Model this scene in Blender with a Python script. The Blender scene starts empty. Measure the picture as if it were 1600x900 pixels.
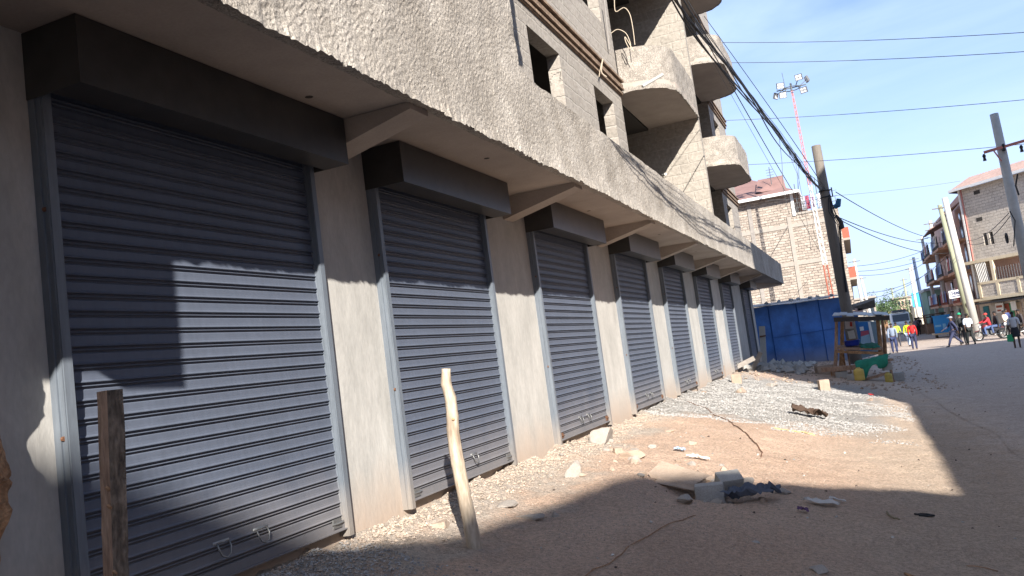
import bpy, math, random
from mathutils import Vector, Matrix, noise
R = math.radians
rnd = random.Random(7)
S = bpy.context.scene
COL = S.collection

# ------------------------------------------------------------------ camera
F, YAW, PITCH, ROLL = 1300.0, .3842, .0928, -.1317
CAM = Vector((0, 0, 2.2))
def cam_axes():
    cy, sy, cp, sp, cr, sr = math.cos(YAW), math.sin(YAW), math.cos(PITCH), math.sin(PITCH), math.cos(ROLL), math.sin(ROLL)
    fw = Vector((-sy*cp, cy*cp, sp)); r0 = Vector((cy, sy, 0)); u0 = r0.cross(fw)
    return r0*cr+u0*sr, u0*cr-r0*sr, fw
CR, CU, CF = cam_axes()
def at(px, py, Y):                       # the point at street depth Y on the sight line of photo pixel (px, py)
    d = CF+CR*((px-800)/F)-CU*((py-450)/F)
    return CAM+d*(Y/d.y)
cd = bpy.data.cameras.new('camera'); cam = bpy.data.objects.new('camera', cd); COL.objects.link(cam); S.camera = cam
cd.sensor_width = 36; cd.lens = F/1600*36; cd.clip_start = .05; cd.clip_end = 3000
m = Matrix((CR, CU, -CF)).transposed().to_4x4(); m.translation = CAM; cam.matrix_world = m

# ------------------------------------------------------------------ sky, sun, exposure
SUN = Vector((-1, 1.7, -1.11)).normalized()          # the way the light travels
ELEV = math.asin(-SUN.z); AZ = math.atan2(-SUN.x, -SUN.y)
W = bpy.data.worlds.new('World'); S.world = W; W.use_nodes = True
nt = W.node_tree; N = nt.nodes; bg = N['Background']
sky = N.new('ShaderNodeTexSky'); sky.sky_type = 'NISHITA'; sky.sun_disc = False
sky.sun_elevation = ELEV; sky.sun_rotation = AZ; sky.altitude = 1600; sky.air_density = 1.0; sky.dust_density = .8; sky.ozone_density = 2.5
tc = N.new('ShaderNodeTexCoord'); mp = N.new('ShaderNodeMapping'); mp.inputs['Scale'].default_value = (1.2, 1.0, 5.0); mp.inputs['Rotation'].default_value = (.25, .12, .5)
n1 = N.new('ShaderNodeTexNoise'); n1.inputs['Scale'].default_value = 1.7; n1.inputs['Detail'].default_value = 7; n1.inputs['Roughness'].default_value = .52; n1.inputs['Distortion'].default_value = .5
rp = N.new('ShaderNodeValToRGB'); rp.color_ramp.elements[0].position = .40; rp.color_ramp.elements[1].position = .80
rp.color_ramp.elements[0].color = (.12, .12, .12, 1); rp.color_ramp.elements[1].color = (.86, .86, .86, 1)
mx = N.new('ShaderNodeMix'); mx.data_type = 'RGBA'; mx.inputs[7].default_value = (4.3, 5.4, 7.9, 1)
nt.links.new(tc.outputs['Generated'], mp.inputs['Vector']); nt.links.new(mp.outputs[0], n1.inputs['Vector']); nt.links.new(n1.outputs['Fac'], rp.inputs[0])
nt.links.new(rp.outputs[0], mx.inputs[0]); nt.links.new(sky.outputs[0], mx.inputs[6]); 
sz = N.new('ShaderNodeSeparateXYZ'); nt.links.new(tc.outputs['Generated'], sz.inputs[0])
hz = N.new('ShaderNodeMapRange'); hz.inputs[1].default_value = .34; hz.inputs[2].default_value = .0; hz.inputs[3].default_value = 0; hz.inputs[4].default_value = .85; nt.links.new(sz.outputs['Z'], hz.inputs[0])
m2 = N.new('ShaderNodeMix'); m2.data_type = 'RGBA'; m2.inputs[7].default_value = (3.5, 4.4, 6.9, 1); nt.links.new(hz.outputs[0], m2.inputs[0]); nt.links.new(mx.outputs[2], m2.inputs[6]); nt.links.new(m2.outputs[2], bg.inputs[0])
bg.inputs[1].default_value = .092
sl = bpy.data.lights.new('sun', 'SUN'); so = bpy.data.objects.new('sun', sl); COL.objects.link(so)
sl.energy = 5.0; sl.angle = R(.53); sl.color = (1, .945, .87)
so.rotation_euler = SUN.to_track_quat('-Z', 'Y').to_euler(); so.location = (20, -30, 40)
S.view_settings.view_transform = 'Standard'; S.view_settings.look = 'None'; S.view_settings.gamma = 1; S.view_settings.use_curve_mapping = False
S.view_settings.exposure = 1.2
S.cycles.max_bounces = 6; S.cycles.diffuse_bounces = 4

# ------------------------------------------------------------------ materials
MATS = {}
def mat(name, c, rough=.85, var=.12, vs=3.0, bump=.0, bs=30.0, metal=0.0, c2=None, spec=.4, fine=.0, fs=120., stretch=(1, 1, 1), grain=0., dirt=None):
    """base colour with two scales of mottling, a bump, optional second colour and low-down dust"""
    if name in MATS: return MATS[name]
    m = bpy.data.materials.new(name); m.use_nodes = True; t = m.node_tree; n = t.nodes; L = t.links.new
    b = n['Principled BSDF']; b.inputs['Roughness'].default_value = rough; b.inputs['Metallic'].default_value = metal
    b.inputs['Specular IOR Level'].default_value = spec
    g = n.new('ShaderNodeNewGeometry'); q = n.new('ShaderNodeMapping'); q.inputs['Scale'].default_value = stretch
    L(g.outputs['Position'], q.inputs['Vector'])
    a = n.new('ShaderNodeTexNoise'); a.inputs['Scale'].default_value = vs; a.inputs['Detail'].default_value = 8; a.inputs['Roughness'].default_value = .62
    L(q.outputs[0], a.inputs['Vector'])
    cr = n.new('ShaderNodeValToRGB'); e = cr.color_ramp.elements; e[0].position = .3; e[1].position = .7
    c2 = c2 or tuple(min(1, x*(1+var)) for x in c); c1 = tuple(x*(1-var) for x in c)
    e[0].color = (*c1, 1); e[1].color = (*c2, 1)
    L(a.outputs['Fac'], cr.inputs[0]); out = cr.outputs[0]
    if grain:
        k = n.new('ShaderNodeTexNoise'); k.inputs['Scale'].default_value = fs; k.inputs['Detail'].default_value = 3
        L(q.outputs[0], k.inputs['Vector'])
        r2 = n.new('ShaderNodeMapRange'); r2.inputs[1].default_value = .32; r2.inputs[2].default_value = .68; r2.inputs[3].default_value = 1-grain; r2.inputs[4].default_value = 1+grain
        L(k.outputs['Fac'], r2.inputs[0])
        mm = n.new('ShaderNodeVectorMath'); mm.operation = 'SCALE'; L(out, mm.inputs[0]); L(r2.outputs[0], mm.inputs['Scale']); out = mm.outputs[0]
    if dirt:                              # dust that has settled low down: (colour, z0, z1)
        sp = n.new('ShaderNodeSeparateXYZ'); L(g.outputs['Position'], sp.inputs[0])
        ad = n.new('ShaderNodeMath'); ad.operation = 'MULTIPLY_ADD'; ad.inputs[1].default_value = -.5; L(a.outputs['Fac'], ad.inputs[0]); L(sp.outputs['Z'], ad.inputs[2])
        mr = n.new('ShaderNodeMapRange'); mr.inputs[1].default_value = dirt[1]; mr.inputs[2].default_value = dirt[2]; mr.inputs[3].default_value = dirt[3]; mr.inputs[4].default_value = 0
        L(ad.outputs[0], mr.inputs[0])
        mi = n.new('ShaderNodeMix'); mi.data_type = 'RGBA'; mi.inputs[7].default_value = (*dirt[0], 1); L(mr.outputs[0], mi.inputs[0]); L(out, mi.inputs[6]); out = mi.outputs[2]
    L(out, b.inputs['Base Color'])
    if bump:
        k = n.new('ShaderNodeTexNoise'); k.inputs['Scale'].default_value = bs; k.inputs['Detail'].default_value = 6; k.inputs['Roughness'].default_value = .65
        L(q.outputs[0], k.inputs['Vector'])
        bp = n.new('ShaderNodeBump'); bp.inputs['Strength'].default_value = bump; bp.inputs['Distance'].default_value = .02; L(k.outputs['Fac'], bp.inputs['Height'])
        L(bp.outputs[0], b.inputs['Normal'])
    MATS[name] = m; return m

def block_mat(name, axis, c1, c2, mortar, bw=.42, bh=.21, ms=.012, bump=.6, rough=.9, squash=0., smear=0., warp=.05):
    """masonry: axis 'x' for walls across the street, 'y' for walls along it"""
    if name in MATS: return MATS[name]
    m = bpy.data.materials.new(name); m.use_nodes = True; t = m.node_tree; n = t.nodes; L = t.links.new
    b = n['Principled BSDF']; b.inputs['Roughness'].default_value = rough; b.inputs['Specular IOR Level'].default_value = .25
    g = n.new('ShaderNodeNewGeometry'); sp = n.new('ShaderNodeSeparateXYZ'); cb = n.new('ShaderNodeCombineXYZ'); L(g.outputs['Position'], sp.inputs[0])
    w = n.new('ShaderNodeTexNoise'); w.inputs['Scale'].default_value = 3.7; w.inputs['Detail'].default_value = 4; L(g.outputs['Position'], w.inputs['Vector'])
    w2 = n.new('ShaderNodeMath'); w2.operation = 'MULTIPLY_ADD'; w2.inputs[1].default_value = warp; L(w.outputs['Fac'], w2.inputs[0]); L(sp.outputs['Z'], w2.inputs[2])
    w3 = n.new('ShaderNodeMath'); w3.operation = 'MULTIPLY_ADD'; w3.inputs[1].default_value = warp*3; wc = n.new('ShaderNodeSeparateColor'); L(w.outputs['Color'], wc.inputs[0]); L(wc.outputs[1], w3.inputs[0]); L(sp.outputs[0 if axis == 'x' else 1], w3.inputs[2]); L(w3.outputs[0], cb.inputs[0]); L(w2.outputs[0], cb.inputs[1])
    br = n.new('ShaderNodeTexBrick'); br.inputs['Scale'].default_value = 1; br.inputs['Brick Width'].default_value = bw; br.inputs['Row Height'].default_value = bh
    br.inputs['Mortar Size'].default_value = ms; br.inputs['Mortar Smooth'].default_value = .35; br.inputs['Bias'].default_value = -.1
    br.inputs['Color1'].default_value = (*c1, 1); br.inputs['Color2'].default_value = (*c2, 1); br.inputs['Mortar'].default_value = (*mortar, 1)
    L(cb.outputs[0], br.inputs['Vector'])
    a = n.new('ShaderNodeTexNoise'); a.inputs['Scale'].default_value = 14; a.inputs['Detail'].default_value = 7; a.inputs['Roughness'].default_value = .7; L(g.outputs['Position'], a.inputs['Vector'])
    r2 = n.new('ShaderNodeMapRange'); r2.inputs[1].default_value = .3; r2.inputs[2].default_value = .7; r2.inputs[3].default_value = .74; r2.inputs[4].default_value = 1.22; L(a.outputs['Fac'], r2.inputs[0])
    col = br.outputs['Color']
    if smear:                              # mortar smeared over the faces
        s = n.new('ShaderNodeTexNoise'); s.inputs['Scale'].default_value = 1.4; s.inputs['Detail'].default_value = 9; s.inputs['Roughness'].default_value = .7; L(g.outputs['Position'], s.inputs['Vector'])
        sr = n.new('ShaderNodeMapRange'); sr.inputs[1].default_value = .42; sr.inputs[2].default_value = .60; sr.inputs[4].default_value = smear; L(s.outputs['Fac'], sr.inputs[0])
        mi = n.new('ShaderNodeMix'); mi.data_type = 'RGBA'; L(sr.outputs[0], mi.inputs[0]); L(col, mi.inputs[6]); mi.inputs[7].default_value = (*[x*1.02 for x in c2], 1); col = mi.outputs[2]
    mm = n.new('ShaderNodeVectorMath'); mm.operation = 'SCALE'; L(col, mm.inputs[0]); L(r2.outputs[0], mm.inputs['Scale']); L(mm.outputs[0], b.inputs['Base Color'])
    h = n.new('ShaderNodeMath'); h.operation = 'MULTIPLY_ADD'; h.inputs[1].default_value = -1.2; L(br.outputs['Fac'], h.inputs[0]); L(a.outputs['Fac'], h.inputs[2])
    bp = n.new('ShaderNodeBump'); bp.inputs['Strength'].default_value = bump; bp.inputs['Distance'].default_value = .02; L(h.outputs[0], bp.inputs['Height']); L(bp.outputs[0], b.inputs['Normal'])
    MATS[name] = m; return m

def flat(name, c, rough=.7, metal=0., spec=.4):
    return mat(name, c, rough, var=.08, vs=9, metal=metal, spec=spec)

M_PLASTER = mat('smooth_cement_plaster', (.43, .415, .385), .9, var=.16, vs=3.4, bump=.28, bs=12, grain=.06, fs=45, stretch=(1, 1, .4), dirt=((.40, .29, .21), .75, 1.35, .85))
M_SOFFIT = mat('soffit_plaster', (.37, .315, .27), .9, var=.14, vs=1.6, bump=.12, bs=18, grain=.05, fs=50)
M_MORTAR = mat('rough_cast_mortar', (.335, .295, .248), .95, var=.26, vs=1.7, bump=.75, bs=38, grain=.42, fs=85, c2=(.43, .39, .34))
M_MORTAR2 = block_mat('smeared_block_wall', 'y', (.285, .255, .22), (.36, .325, .285), (.39, .355, .31), bw=.44, bh=.22, ms=.02, bump=.8, smear=.8, warp=.07)
M_BALW = mat('speckled_balcony_mortar', (.25, .222, .19), .95, var=.2, vs=5, bump=1., bs=30, grain=.45, fs=55, c2=(.38, .34, .295))
M_FIN = block_mat('plastered_block_wall', 'x', (.29, .262, .225), (.35, .315, .27), (.37, .335, .29), bw=.46, bh=.23, ms=.018, bump=.6, smear=.9)
M_DARKCON = mat('raw_form_concrete', (.26, .235, .21), .95, var=.2, vs=4, bump=.6, bs=20, grain=.12, fs=60)
M_SHUT = mat('slate_grey_enamel', (.092, .107, .142), .5, var=.08, vs=2.2, spec=.35, grain=.06, fs=30, bump=.03, bs=60, stretch=(1, 1, .3), dirt=((.30, .26, .22), .85, 1.5, .5))
M_RAIL = mat('brushed_rail_paint', (.135, .155, .18), .45, var=.2, vs=14, spec=.5, grain=.06, fs=90, stretch=(1, 1, .12), dirt=((.34, .27, .2), .9, 1.3, .55))
M_HOUSE = mat('charcoal_paint', (.038, .036, .034), .36, var=.3, vs=5, spec=.6)
M_ZINC = mat('zinc_hardware', (.30, .30, .29), .5, var=.1, vs=20, metal=.8)
M_RUST = mat('rusty_steel', (.16, .075, .04), .8, var=.3, vs=30, grain=.2)
M_DIRTWOOD = mat('weathered_timber', (.33, .195, .13), .9, var=.3, vs=16, bump=.8, bs=50, stretch=(1, 1, .2), grain=.3, fs=70, c2=(.44, .30, .21))
M_PEELED = mat('peeled_pale_branch', (.33, .235, .16), .8, var=.3, vs=16, bump=.5, bs=24, stretch=(1, 1, .2), grain=.14, fs=60, c2=(.56, .47, .36))
M_BARK = mat('reddish_bark', (.34, .19, .10), .95, var=.35, vs=7, bump=1, bs=22, grain=.35, fs=40, c2=(.48, .28, .15))
M_POLEW = mat('tarred_pole_wood', (.15, .13, .108), .85, var=.16, vs=3, bump=.3, bs=30, stretch=(1, 1, .1), grain=.12, fs=40)
M_POLEC = mat('pale_pole_concrete', (.46, .45, .42), .85, var=.1, vs=5, bump=.2, bs=20)
M_CABLE = flat('black_cable', (.02, .021, .025), .6)
M_CABLEG = flat('grey_wire', (.09, .095, .10), .6)
M_BLUE = mat('blue_sheet_paint', (.03, .125, .37), .5, var=.42, vs=1.1, bump=.15, bs=6, grain=.06, fs=20, dirt=((.22, .2, .19), .35, 1.15, .75))
M_TIN = mat('grey_corrugated_tin', (.30, .31, .32), .5, var=.3, vs=3, metal=.3, bump=.1, bs=20)
M_REDTIN = mat('faded_red_roof', (.23, .135, .115), .65, var=.16, vs=1.2)
M_STONEL = block_mat('quarry_stone_across', 'x', (.27, .225, .185), (.42, .36, .30), (.10, .08, .07), bw=.40, bh=.185, ms=.016, bump=1., smear=.35, warp=.13)
M_STONELY = block_mat('quarry_stone_along', 'y', (.27, .225, .185), (.42, .36, .30), (.10, .08, .07), bw=.40, bh=.185, ms=.016, bump=1., smear=.35, warp=.13)
M_STONER = block_mat('grey_stone_across', 'y', (.46, .41, .35), (.58, .52, .44), (.32, .28, .24), bw=.40, bh=.2, ms=.014, bump=.9, smear=.7, warp=.09)
M_RINGBEAM = mat('ring_beam_concrete', (.31, .275, .235), .9, var=.1, vs=3, bump=.2)
M_CREAM = mat('cream_paint', (.60, .51, .36), .75, var=.08, vs=4)
M_PINKW = mat('salmon_plaster', (.50, .33, .27), .85, var=.12, vs=2)
M_DARKROOM = flat('unlit_interior', (.05, .045, .04), .95)  # near-black colour stands in for shade in rooms, vents, slots and conduit holes
M_GLASS = mat('dark_window_glass', (.03, .04, .05), .15, var=.1, spec=.6)
M_WHITE = flat('white_paint', (.72, .72, .70), .6)
M_ORANGE = mat('orange_red_paint', (.30, .085, .05), .6, var=.14, vs=6)
M_PINKRED = mat('faded_red_mast_paint', (.50, .20, .17), .6, var=.14, vs=6)
M_SKIN = flat('dark_brown_skin', (.085, .045, .028), .55)
M_HAIR = flat('black_hair', (.012, .01, .01), .9)
M_TYRE = flat('tyre_rubber', (.02, .02, .021), .8)

def rgb(name, c, rough=.8): return flat(name, c, rough)

# ------------------------------------------------------------------ mesh builder
class MB:
    def __init__(s): s.v = []; s.f = []; s.mi = []
    def add(s, vs, fs, mi=0):
        o = len(s.v); s.v += [Vector(q) for q in vs]; s.f += [tuple(i+o for i in f) for f in fs]; s.mi += [mi]*len(fs); return s
    def box(s, x0, x1, y0, y1, z0, z1, mi=0):
        return s.add([(x0, y0, z0), (x1, y0, z0), (x1, y1, z0), (x0, y1, z0), (x0, y0, z1), (x1, y0, z1), (x1, y1, z1), (x0, y1, z1)],
                     [(0, 3, 2, 1), (4, 5, 6, 7), (0, 1, 5, 4), (1, 2, 6, 5), (2, 3, 7, 6), (3, 0, 4, 7)], mi)
    def obox(s, c, hx, hy, hz, rz=0., rx=0., ry=0., mi=0, jit=0.):
        M = Matrix.Rotation(rz, 3, 'Z') @ Matrix.Rotation(rx, 3, 'X') @ Matrix.Rotation(ry, 3, 'Y'); c = Vector(c)
        vs = [c+M @ Vector((a*hx*(1+jit*rnd.uniform(-1, 1)), b*hy*(1+jit*rnd.uniform(-1, 1)), d*hz*(1+jit*rnd.uniform(-1, 1)))) for d in (-1, 1) for a, b in ((-1, -1), (1, -1), (1, 1), (-1, 1))]
        return s.add(vs, [(0, 3, 2, 1), (4, 5, 6, 7), (0, 1, 5, 4), (1, 2, 6, 5), (2, 3, 7, 6), (3, 0, 4, 7)], mi)
    def bar(s, a, b, w, h, mi=0, up=(0, 0, 1)):
        a, b = Vector(a), Vector(b); d = (b-a).normalized(); u = Vector(up)
        if abs(d.dot(u)) > .98: u = Vector((1, 0, 0))
        x = d.cross(u).normalized(); y = x.cross(d)
        vs = [p+x*i*w/2+y*j*h/2 for p in (a, b) for i, j in ((-1, -1), (1, -1), (1, 1), (-1, 1))]
        return s.add(vs, [(0, 3, 2, 1), (4, 5, 6, 7), (0, 1, 5, 4), (1, 2, 6, 5), (2, 3, 7, 6), (3, 0, 4, 7)], mi)
    def tube(s, pts, r, n=8, mi=0, caps=True):
        pts = [Vector(p) for p in pts]; rs = r if isinstance(r, (list, tuple)) else [r]*len(pts)
        vs = []; fs = []; px = None
        for i, p in enumerate(pts):
            d = (pts[min(i+1, len(pts)-1)]-pts[max(i-1, 0)]).normalized()
            if px is None:
                u = Vector((0, 0, 1)) if abs(d.z) < .9 else Vector((1, 0, 0)); px = d.cross(u).normalized()
            else: px = (px-d*px.dot(d)).normalized()
            py = d.cross(px)
            for k in range(n):
                a = 2*math.pi*k/n; vs.append(p+(px*math.cos(a)+py*math.sin(a))*rs[i])
        for i in range(len(pts)-1):
            for k in range(n):
                k2 = (k+1) % n; fs.append((i*n+k, i*n+k2, (i+1)*n+k2, (i+1)*n+k))
        if caps: fs += [tuple(range(n))[::-1], tuple(range((len(pts)-1)*n, len(pts)*n))]
        return s.add(vs, fs, mi)
    def prism(s, poly, z0, z1, mi=0):
        n = len(poly); vs = [(x, y, z0) for x, y in poly]+[(x, y, z1) for x, y in poly]
        return s.add(vs, [tuple(range(n))[::-1], tuple(range(n, 2*n))]+[(i, (i+1) % n, n+(i+1) % n, n+i) for i in range(n)], mi)
    def extr(s, poly, a, b, mi=0):        # polygon of 3-D points swept by vector
        n = len(poly); p0 = [Vector(q)+Vector(a) for q in poly]; p1 = [Vector(q)+Vector(b) for q in poly]
        return s.add(p0+p1, [tuple(range(n))[::-1], tuple(range(n, 2*n))]+[(i, (i+1) % n, n+(i+1) % n, n+i) for i in range(n)], mi)
    def torus(s, c, r, t, axis='x', n=20, k=8, mi=0):
        vs = []; fs = []; c = Vector(c)
        for i in range(n):
            a = 2*math.pi*i/n
            for j in range(k):
                b = 2*math.pi*j/k; q = r+t*math.cos(b); w = t*math.sin(b)
                p = (w, q*math.cos(a), q*math.sin(a)) if axis == 'x' else (q*math.cos(a), q*math.sin(a), w)
                vs.append(c+Vector(p))
        for i in range(n):
            for j in range(k):
                fs.append((i*k+j, ((i+1) % n)*k+j, ((i+1) % n)*k+(j+1) % k, i*k+(j+1) % k))
        return s.add(vs, fs, mi)
    def build(s, name, mats, parent=None, smooth=False, label=None):
        off = Vector((0, 0, 0)); q = parent
        while q is not None: off += q.location; q = q.parent
        me = bpy.data.meshes.new(name); me.from_pydata([tuple(v-off) for v in s.v], [], s.f); me.validate()
        if not isinstance(mats, (list, tuple)): mats = [mats]
        for x in mats: me.materials.append(x)
        if len(mats) > 1 and len(me.polygons) == len(s.mi): me.polygons.foreach_set('material_index', s.mi)
        if smooth: me.polygons.foreach_set('use_smooth', [True]*len(me.polygons))
        me.update(); o = bpy.data.objects.new(name, me); COL.objects.link(o); o.parent = parent
        if label: o['label'] = label
        return o
def tag(o, label, cat, group=None):
    o['label'] = label; o['category'] = cat
    if group: o['group'] = group
    return o
def thing(name, label, cat, loc=(0, 0, 0), group=None, rz=0.):
    o = bpy.data.objects.new(name, None); o.empty_display_size = .2; COL.objects.link(o); o.location = loc; o.rotation_euler = (0, 0, rz)
    return tag(o, label, cat, group)
def setting(o, kind='structure'): o['kind'] = kind; return o
def copy_tree(o, parent=None):
    c = o.copy(); COL.objects.link(c); c.parent = parent
    for ch in list(o.children): copy_tree(ch, c)
    return c
def spline(P, k=8):
    out = []
    for i in range(len(P)-1):
        p0, p1, p2, p3 = (Vector(P[max(0, i-1)]), Vector(P[i]), Vector(P[i+1]), Vector(P[min(len(P)-1, i+2)]))
        for j in range(k):
            t = j/k; out.append(.5*((2*p1)+(p2-p0)*t+(2*p0-5*p1+4*p2-p3)*t*t+(3*p1-p0-3*p2+p3)*t**3))
    out.append(Vector(P[-1])); return out
bn = thing('cable_bundle', 'heavy sagging bundle of black cables running from the wooden pole along the shop building', 'cable', (-.5, 37, 7.8))
def nz(x, y, z, s=1.): return noise.noise((x*s, y*s, z*s))
def sm(a, b, x): t = min(1, max(0, (x-a)/(b-a))); return t*t*(3-2*t)

# ------------------------------------------------------------------ the lie of the land
def terr(x, y):
    xx = max(x, -3.7)
    zn = 1.08-.2*(xx+3.7); zn = max(zn, .14+.0*(xx)) if xx < 1 else max(zn, .14-.02*min(3, xx-1))
    zf = max(.55-.1*(max(xx, -5)+1.3), .06)
    z = zn+(zf-zn)*sm(29, 38, y)
    z += (.07-z)*sm(42, 52, y)
    fine = 1-sm(20, 40, y)
    b = .05*nz(x, y, 0, .9)+.028*nz(x, y, 5, 2.6)+.016*nz(x, y, 9, 6)+.010*nz(x, y, 3, 13)
    wall = math.exp(-max(0, xx+3.7)/.28)
    b += wall*(.03+.09*nz(x, y, 3, 2.3)+.05*nz(x, y, 8, 7))
    b -= .17*math.exp(-(((x+1.80)/.42)**2+((y-8.75)/.30)**2))
    b += .12*math.exp(-(((x+2.45)/.42)**2+((y-8.35)/.7)**2))
    b += .10*math.exp(-(((x+1.9)/.9)**2+((y-12.2)/1.6)**2))
    b += .10*math.exp(-(((x+2.3)/1.0)**2+((y-17.6)/2.4)**2))
    side = 1-.75*sm(.2, 2.2, x)
    return z+b*fine*side
def gridlines(lo, hi, fine_lo, fine_hi, step, grow=1.16):
    a = [fine_lo]; 
    while a[-1] < fine_hi: a.append(a[-1]+step)
    s = step
    while a[-1] < hi: s *= grow; a.append(a[-1]+s)
    s = step
    while a[0] > lo: s *= grow; a.insert(0, a[0]-s)
    return a
def sheet(xs, ys, zf):
    g = MB(); nx = len(xs)
    g.v = [Vector((x, y, zf(x, y))) for y in ys for x in xs]
    g.f = [(j*nx+i, j*nx+i+1, (j+1)*nx+i+1, (j+1)*nx+i) for j in range(len(ys)-1) for i in range(nx-1)]; g.mi = [0]*len(g.f)
    return g

def ground_mat():
    m = bpy.data.materials.new('trodden_dirt'); m.use_nodes = True; t = m.node_tree; n = t.nodes; L = t.links.new
    b = n['Principled BSDF']; b.inputs['Roughness'].default_value = .95; b.inputs['Specular IOR Level'].default_value = .2
    g = n.new('ShaderNodeNewGeometry'); sp = n.new('ShaderNodeSeparateXYZ'); L(g.outputs['Position'], sp.inputs[0])
    def NT(s, d=8, r=.62):
        a = n.new('ShaderNodeTexNoise'); a.inputs['Scale'].default_value = s; a.inputs['Detail'].default_value = d; a.inputs['Roughness'].default_value = r; L(g.outputs['Position'], a.inputs['Vector']); return a.outputs['Fac']
    def MR(v, a, c, lo=0., hi=1.):
        q = n.new('ShaderNodeMapRange'); q.interpolation_type = 'SMOOTHSTEP'; q.inputs[1].default_value = a; q.inputs[2].default_value = c; q.inputs[3].default_value = lo; q.inputs[4].default_value = hi; L(v, q.inputs[0]); return q.outputs[0]
    def MA(op, a, c):
        q = n.new('ShaderNodeMath'); q.operation = op
        for i, v in enumerate((a, c)):
            if isinstance(v, (int, float)): q.inputs[i].default_value = v
            else: L(v, q.inputs[i])
        return q.outputs[0]
    def MX(f, a, c):
        q = n.new('ShaderNodeMix'); q.data_type = 'RGBA'; L(f, q.inputs[0])
        for i, v in ((6, a), (7, c)):
            if isinstance(v, tuple): q.inputs[i].default_value = (*v, 1)
            else: L(v, q.inputs[i])
        return q.outputs[2]
    X, Y = sp.outputs['X'], sp.outputs['Y']
    big = NT(.8, 6); mid = NT(5, 8, .7)
    red = MX(MR(big, .35, .65), (.58, .41, .30), (.68, .49, .365))
    pale = MX(MR(mid, .35, .65), (.50, .42, .345), (.60, .515, .43))
    fwall = MR(MA('ADD', X, MA('MULTIPLY', MA('SUBTRACT', NT(1.6, 5), .5), 2.2)), -3.45, -2.7)
    d = MX(fwall, pale, red)
    tow = MR(MA('ADD', X, MA('MULTIPLY', MA('SUBTRACT', big, .5), 2.4)), -1.3, .7)      # trodden paler dirt towards the road; it and the road raised to lighten shade
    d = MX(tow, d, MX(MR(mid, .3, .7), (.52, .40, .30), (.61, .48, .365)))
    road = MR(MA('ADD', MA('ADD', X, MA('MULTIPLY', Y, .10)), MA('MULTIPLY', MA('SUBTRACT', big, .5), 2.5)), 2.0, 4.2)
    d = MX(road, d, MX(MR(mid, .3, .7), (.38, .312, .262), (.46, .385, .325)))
    # gravel zone below the far shutters
    gz = MA('MULTIPLY', MR(MA('ADD', Y, MA('MULTIPLY', MA('SUBTRACT', NT(1.1, 5), .5), 3)), 14.0, 15.4), MR(MA('ADD', X, MA('MULTIPLY', MA('SUBTRACT', big, .5), 2)), .7, -.3))
    gz = MA('MULTIPLY', gz, MR(Y, 27, 24))
    d = MX(gz, d, MX(MR(NT(50, 4), .38, .62), (.28, .26, .235), (.50, .475, .44)))
    vo = n.new('ShaderNodeTexVoronoi'); vo.inputs['Scale'].default_value = 34; L(g.outputs['Position'], vo.inputs['Vector'])
    peb = MR(vo.outputs['Distance'], .10, .30, 1, 0)
    sel = MR(NT(9, 3), .50, .62)
    d = MX(MA('MULTIPLY', MA('MULTIPLY', peb, sel), .55), d, (.47, .43, .38))
    sc = n.new('ShaderNodeVectorMath'); sc.operation = 'SCALE'; L(d, sc.inputs[0]); L(MR(MA('ADD', MA('MULTIPLY', NT(110, 3, .7), .5), MA('MULTIPLY', NT(28, 4, .7), .5)), .36, .64, .66, 1.26), sc.inputs['Scale'])
    L(sc.outputs[0], b.inputs['Base Color'])
    h = MA('ADD', MA('MULTIPLY', NT(40, 7, .72), 1.), MA('MULTIPLY', MA('MULTIPLY', peb, sel), .5))
    h = MA('ADD', h, MA('MULTIPLY', mid, 1.3))
    bp = n.new('ShaderNodeBump'); bp.inputs['Distance'].default_value = .045; L(MR(road, 0, 1, .95, .35), bp.inputs['Strength']); L(h, bp.inputs['Height']); L(bp.outputs[0], b.inputs['Normal'])
    return m
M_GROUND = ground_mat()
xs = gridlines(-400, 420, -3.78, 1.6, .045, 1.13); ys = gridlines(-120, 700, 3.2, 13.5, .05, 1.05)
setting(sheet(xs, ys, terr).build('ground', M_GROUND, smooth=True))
# the carriageway: a thin trodden sheet that starts past the corner shadow and runs to the end of the street
def rx0(y): return 2.5-.055*min(y, 40)+.28*nz(y, 0, 0, .35)
xsr = [i/24 for i in range(25)]; ysr = gridlines(2, 420, 8, 26, .4, 1.1)
g = MB(); nxr = 25
for y in ysr:
    a = rx0(y); b_ = 7.0+.25*nz(y, 4, 0, .3)
    for i, t_ in enumerate(xsr):
        x = a+(b_-a)*t_; g.v.append(Vector((x, y, terr(x, y)+.006)))
g.f = [(j*nxr+i, j*nxr+i+1, (j+1)*nxr+i+1, (j+1)*nxr+i) for j in range(len(ysr)-1) for i in range(nxr-1)]; g.mi = [0]*len(g.f)
setting(g.build('road', M_GROUND, smooth=True))

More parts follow.
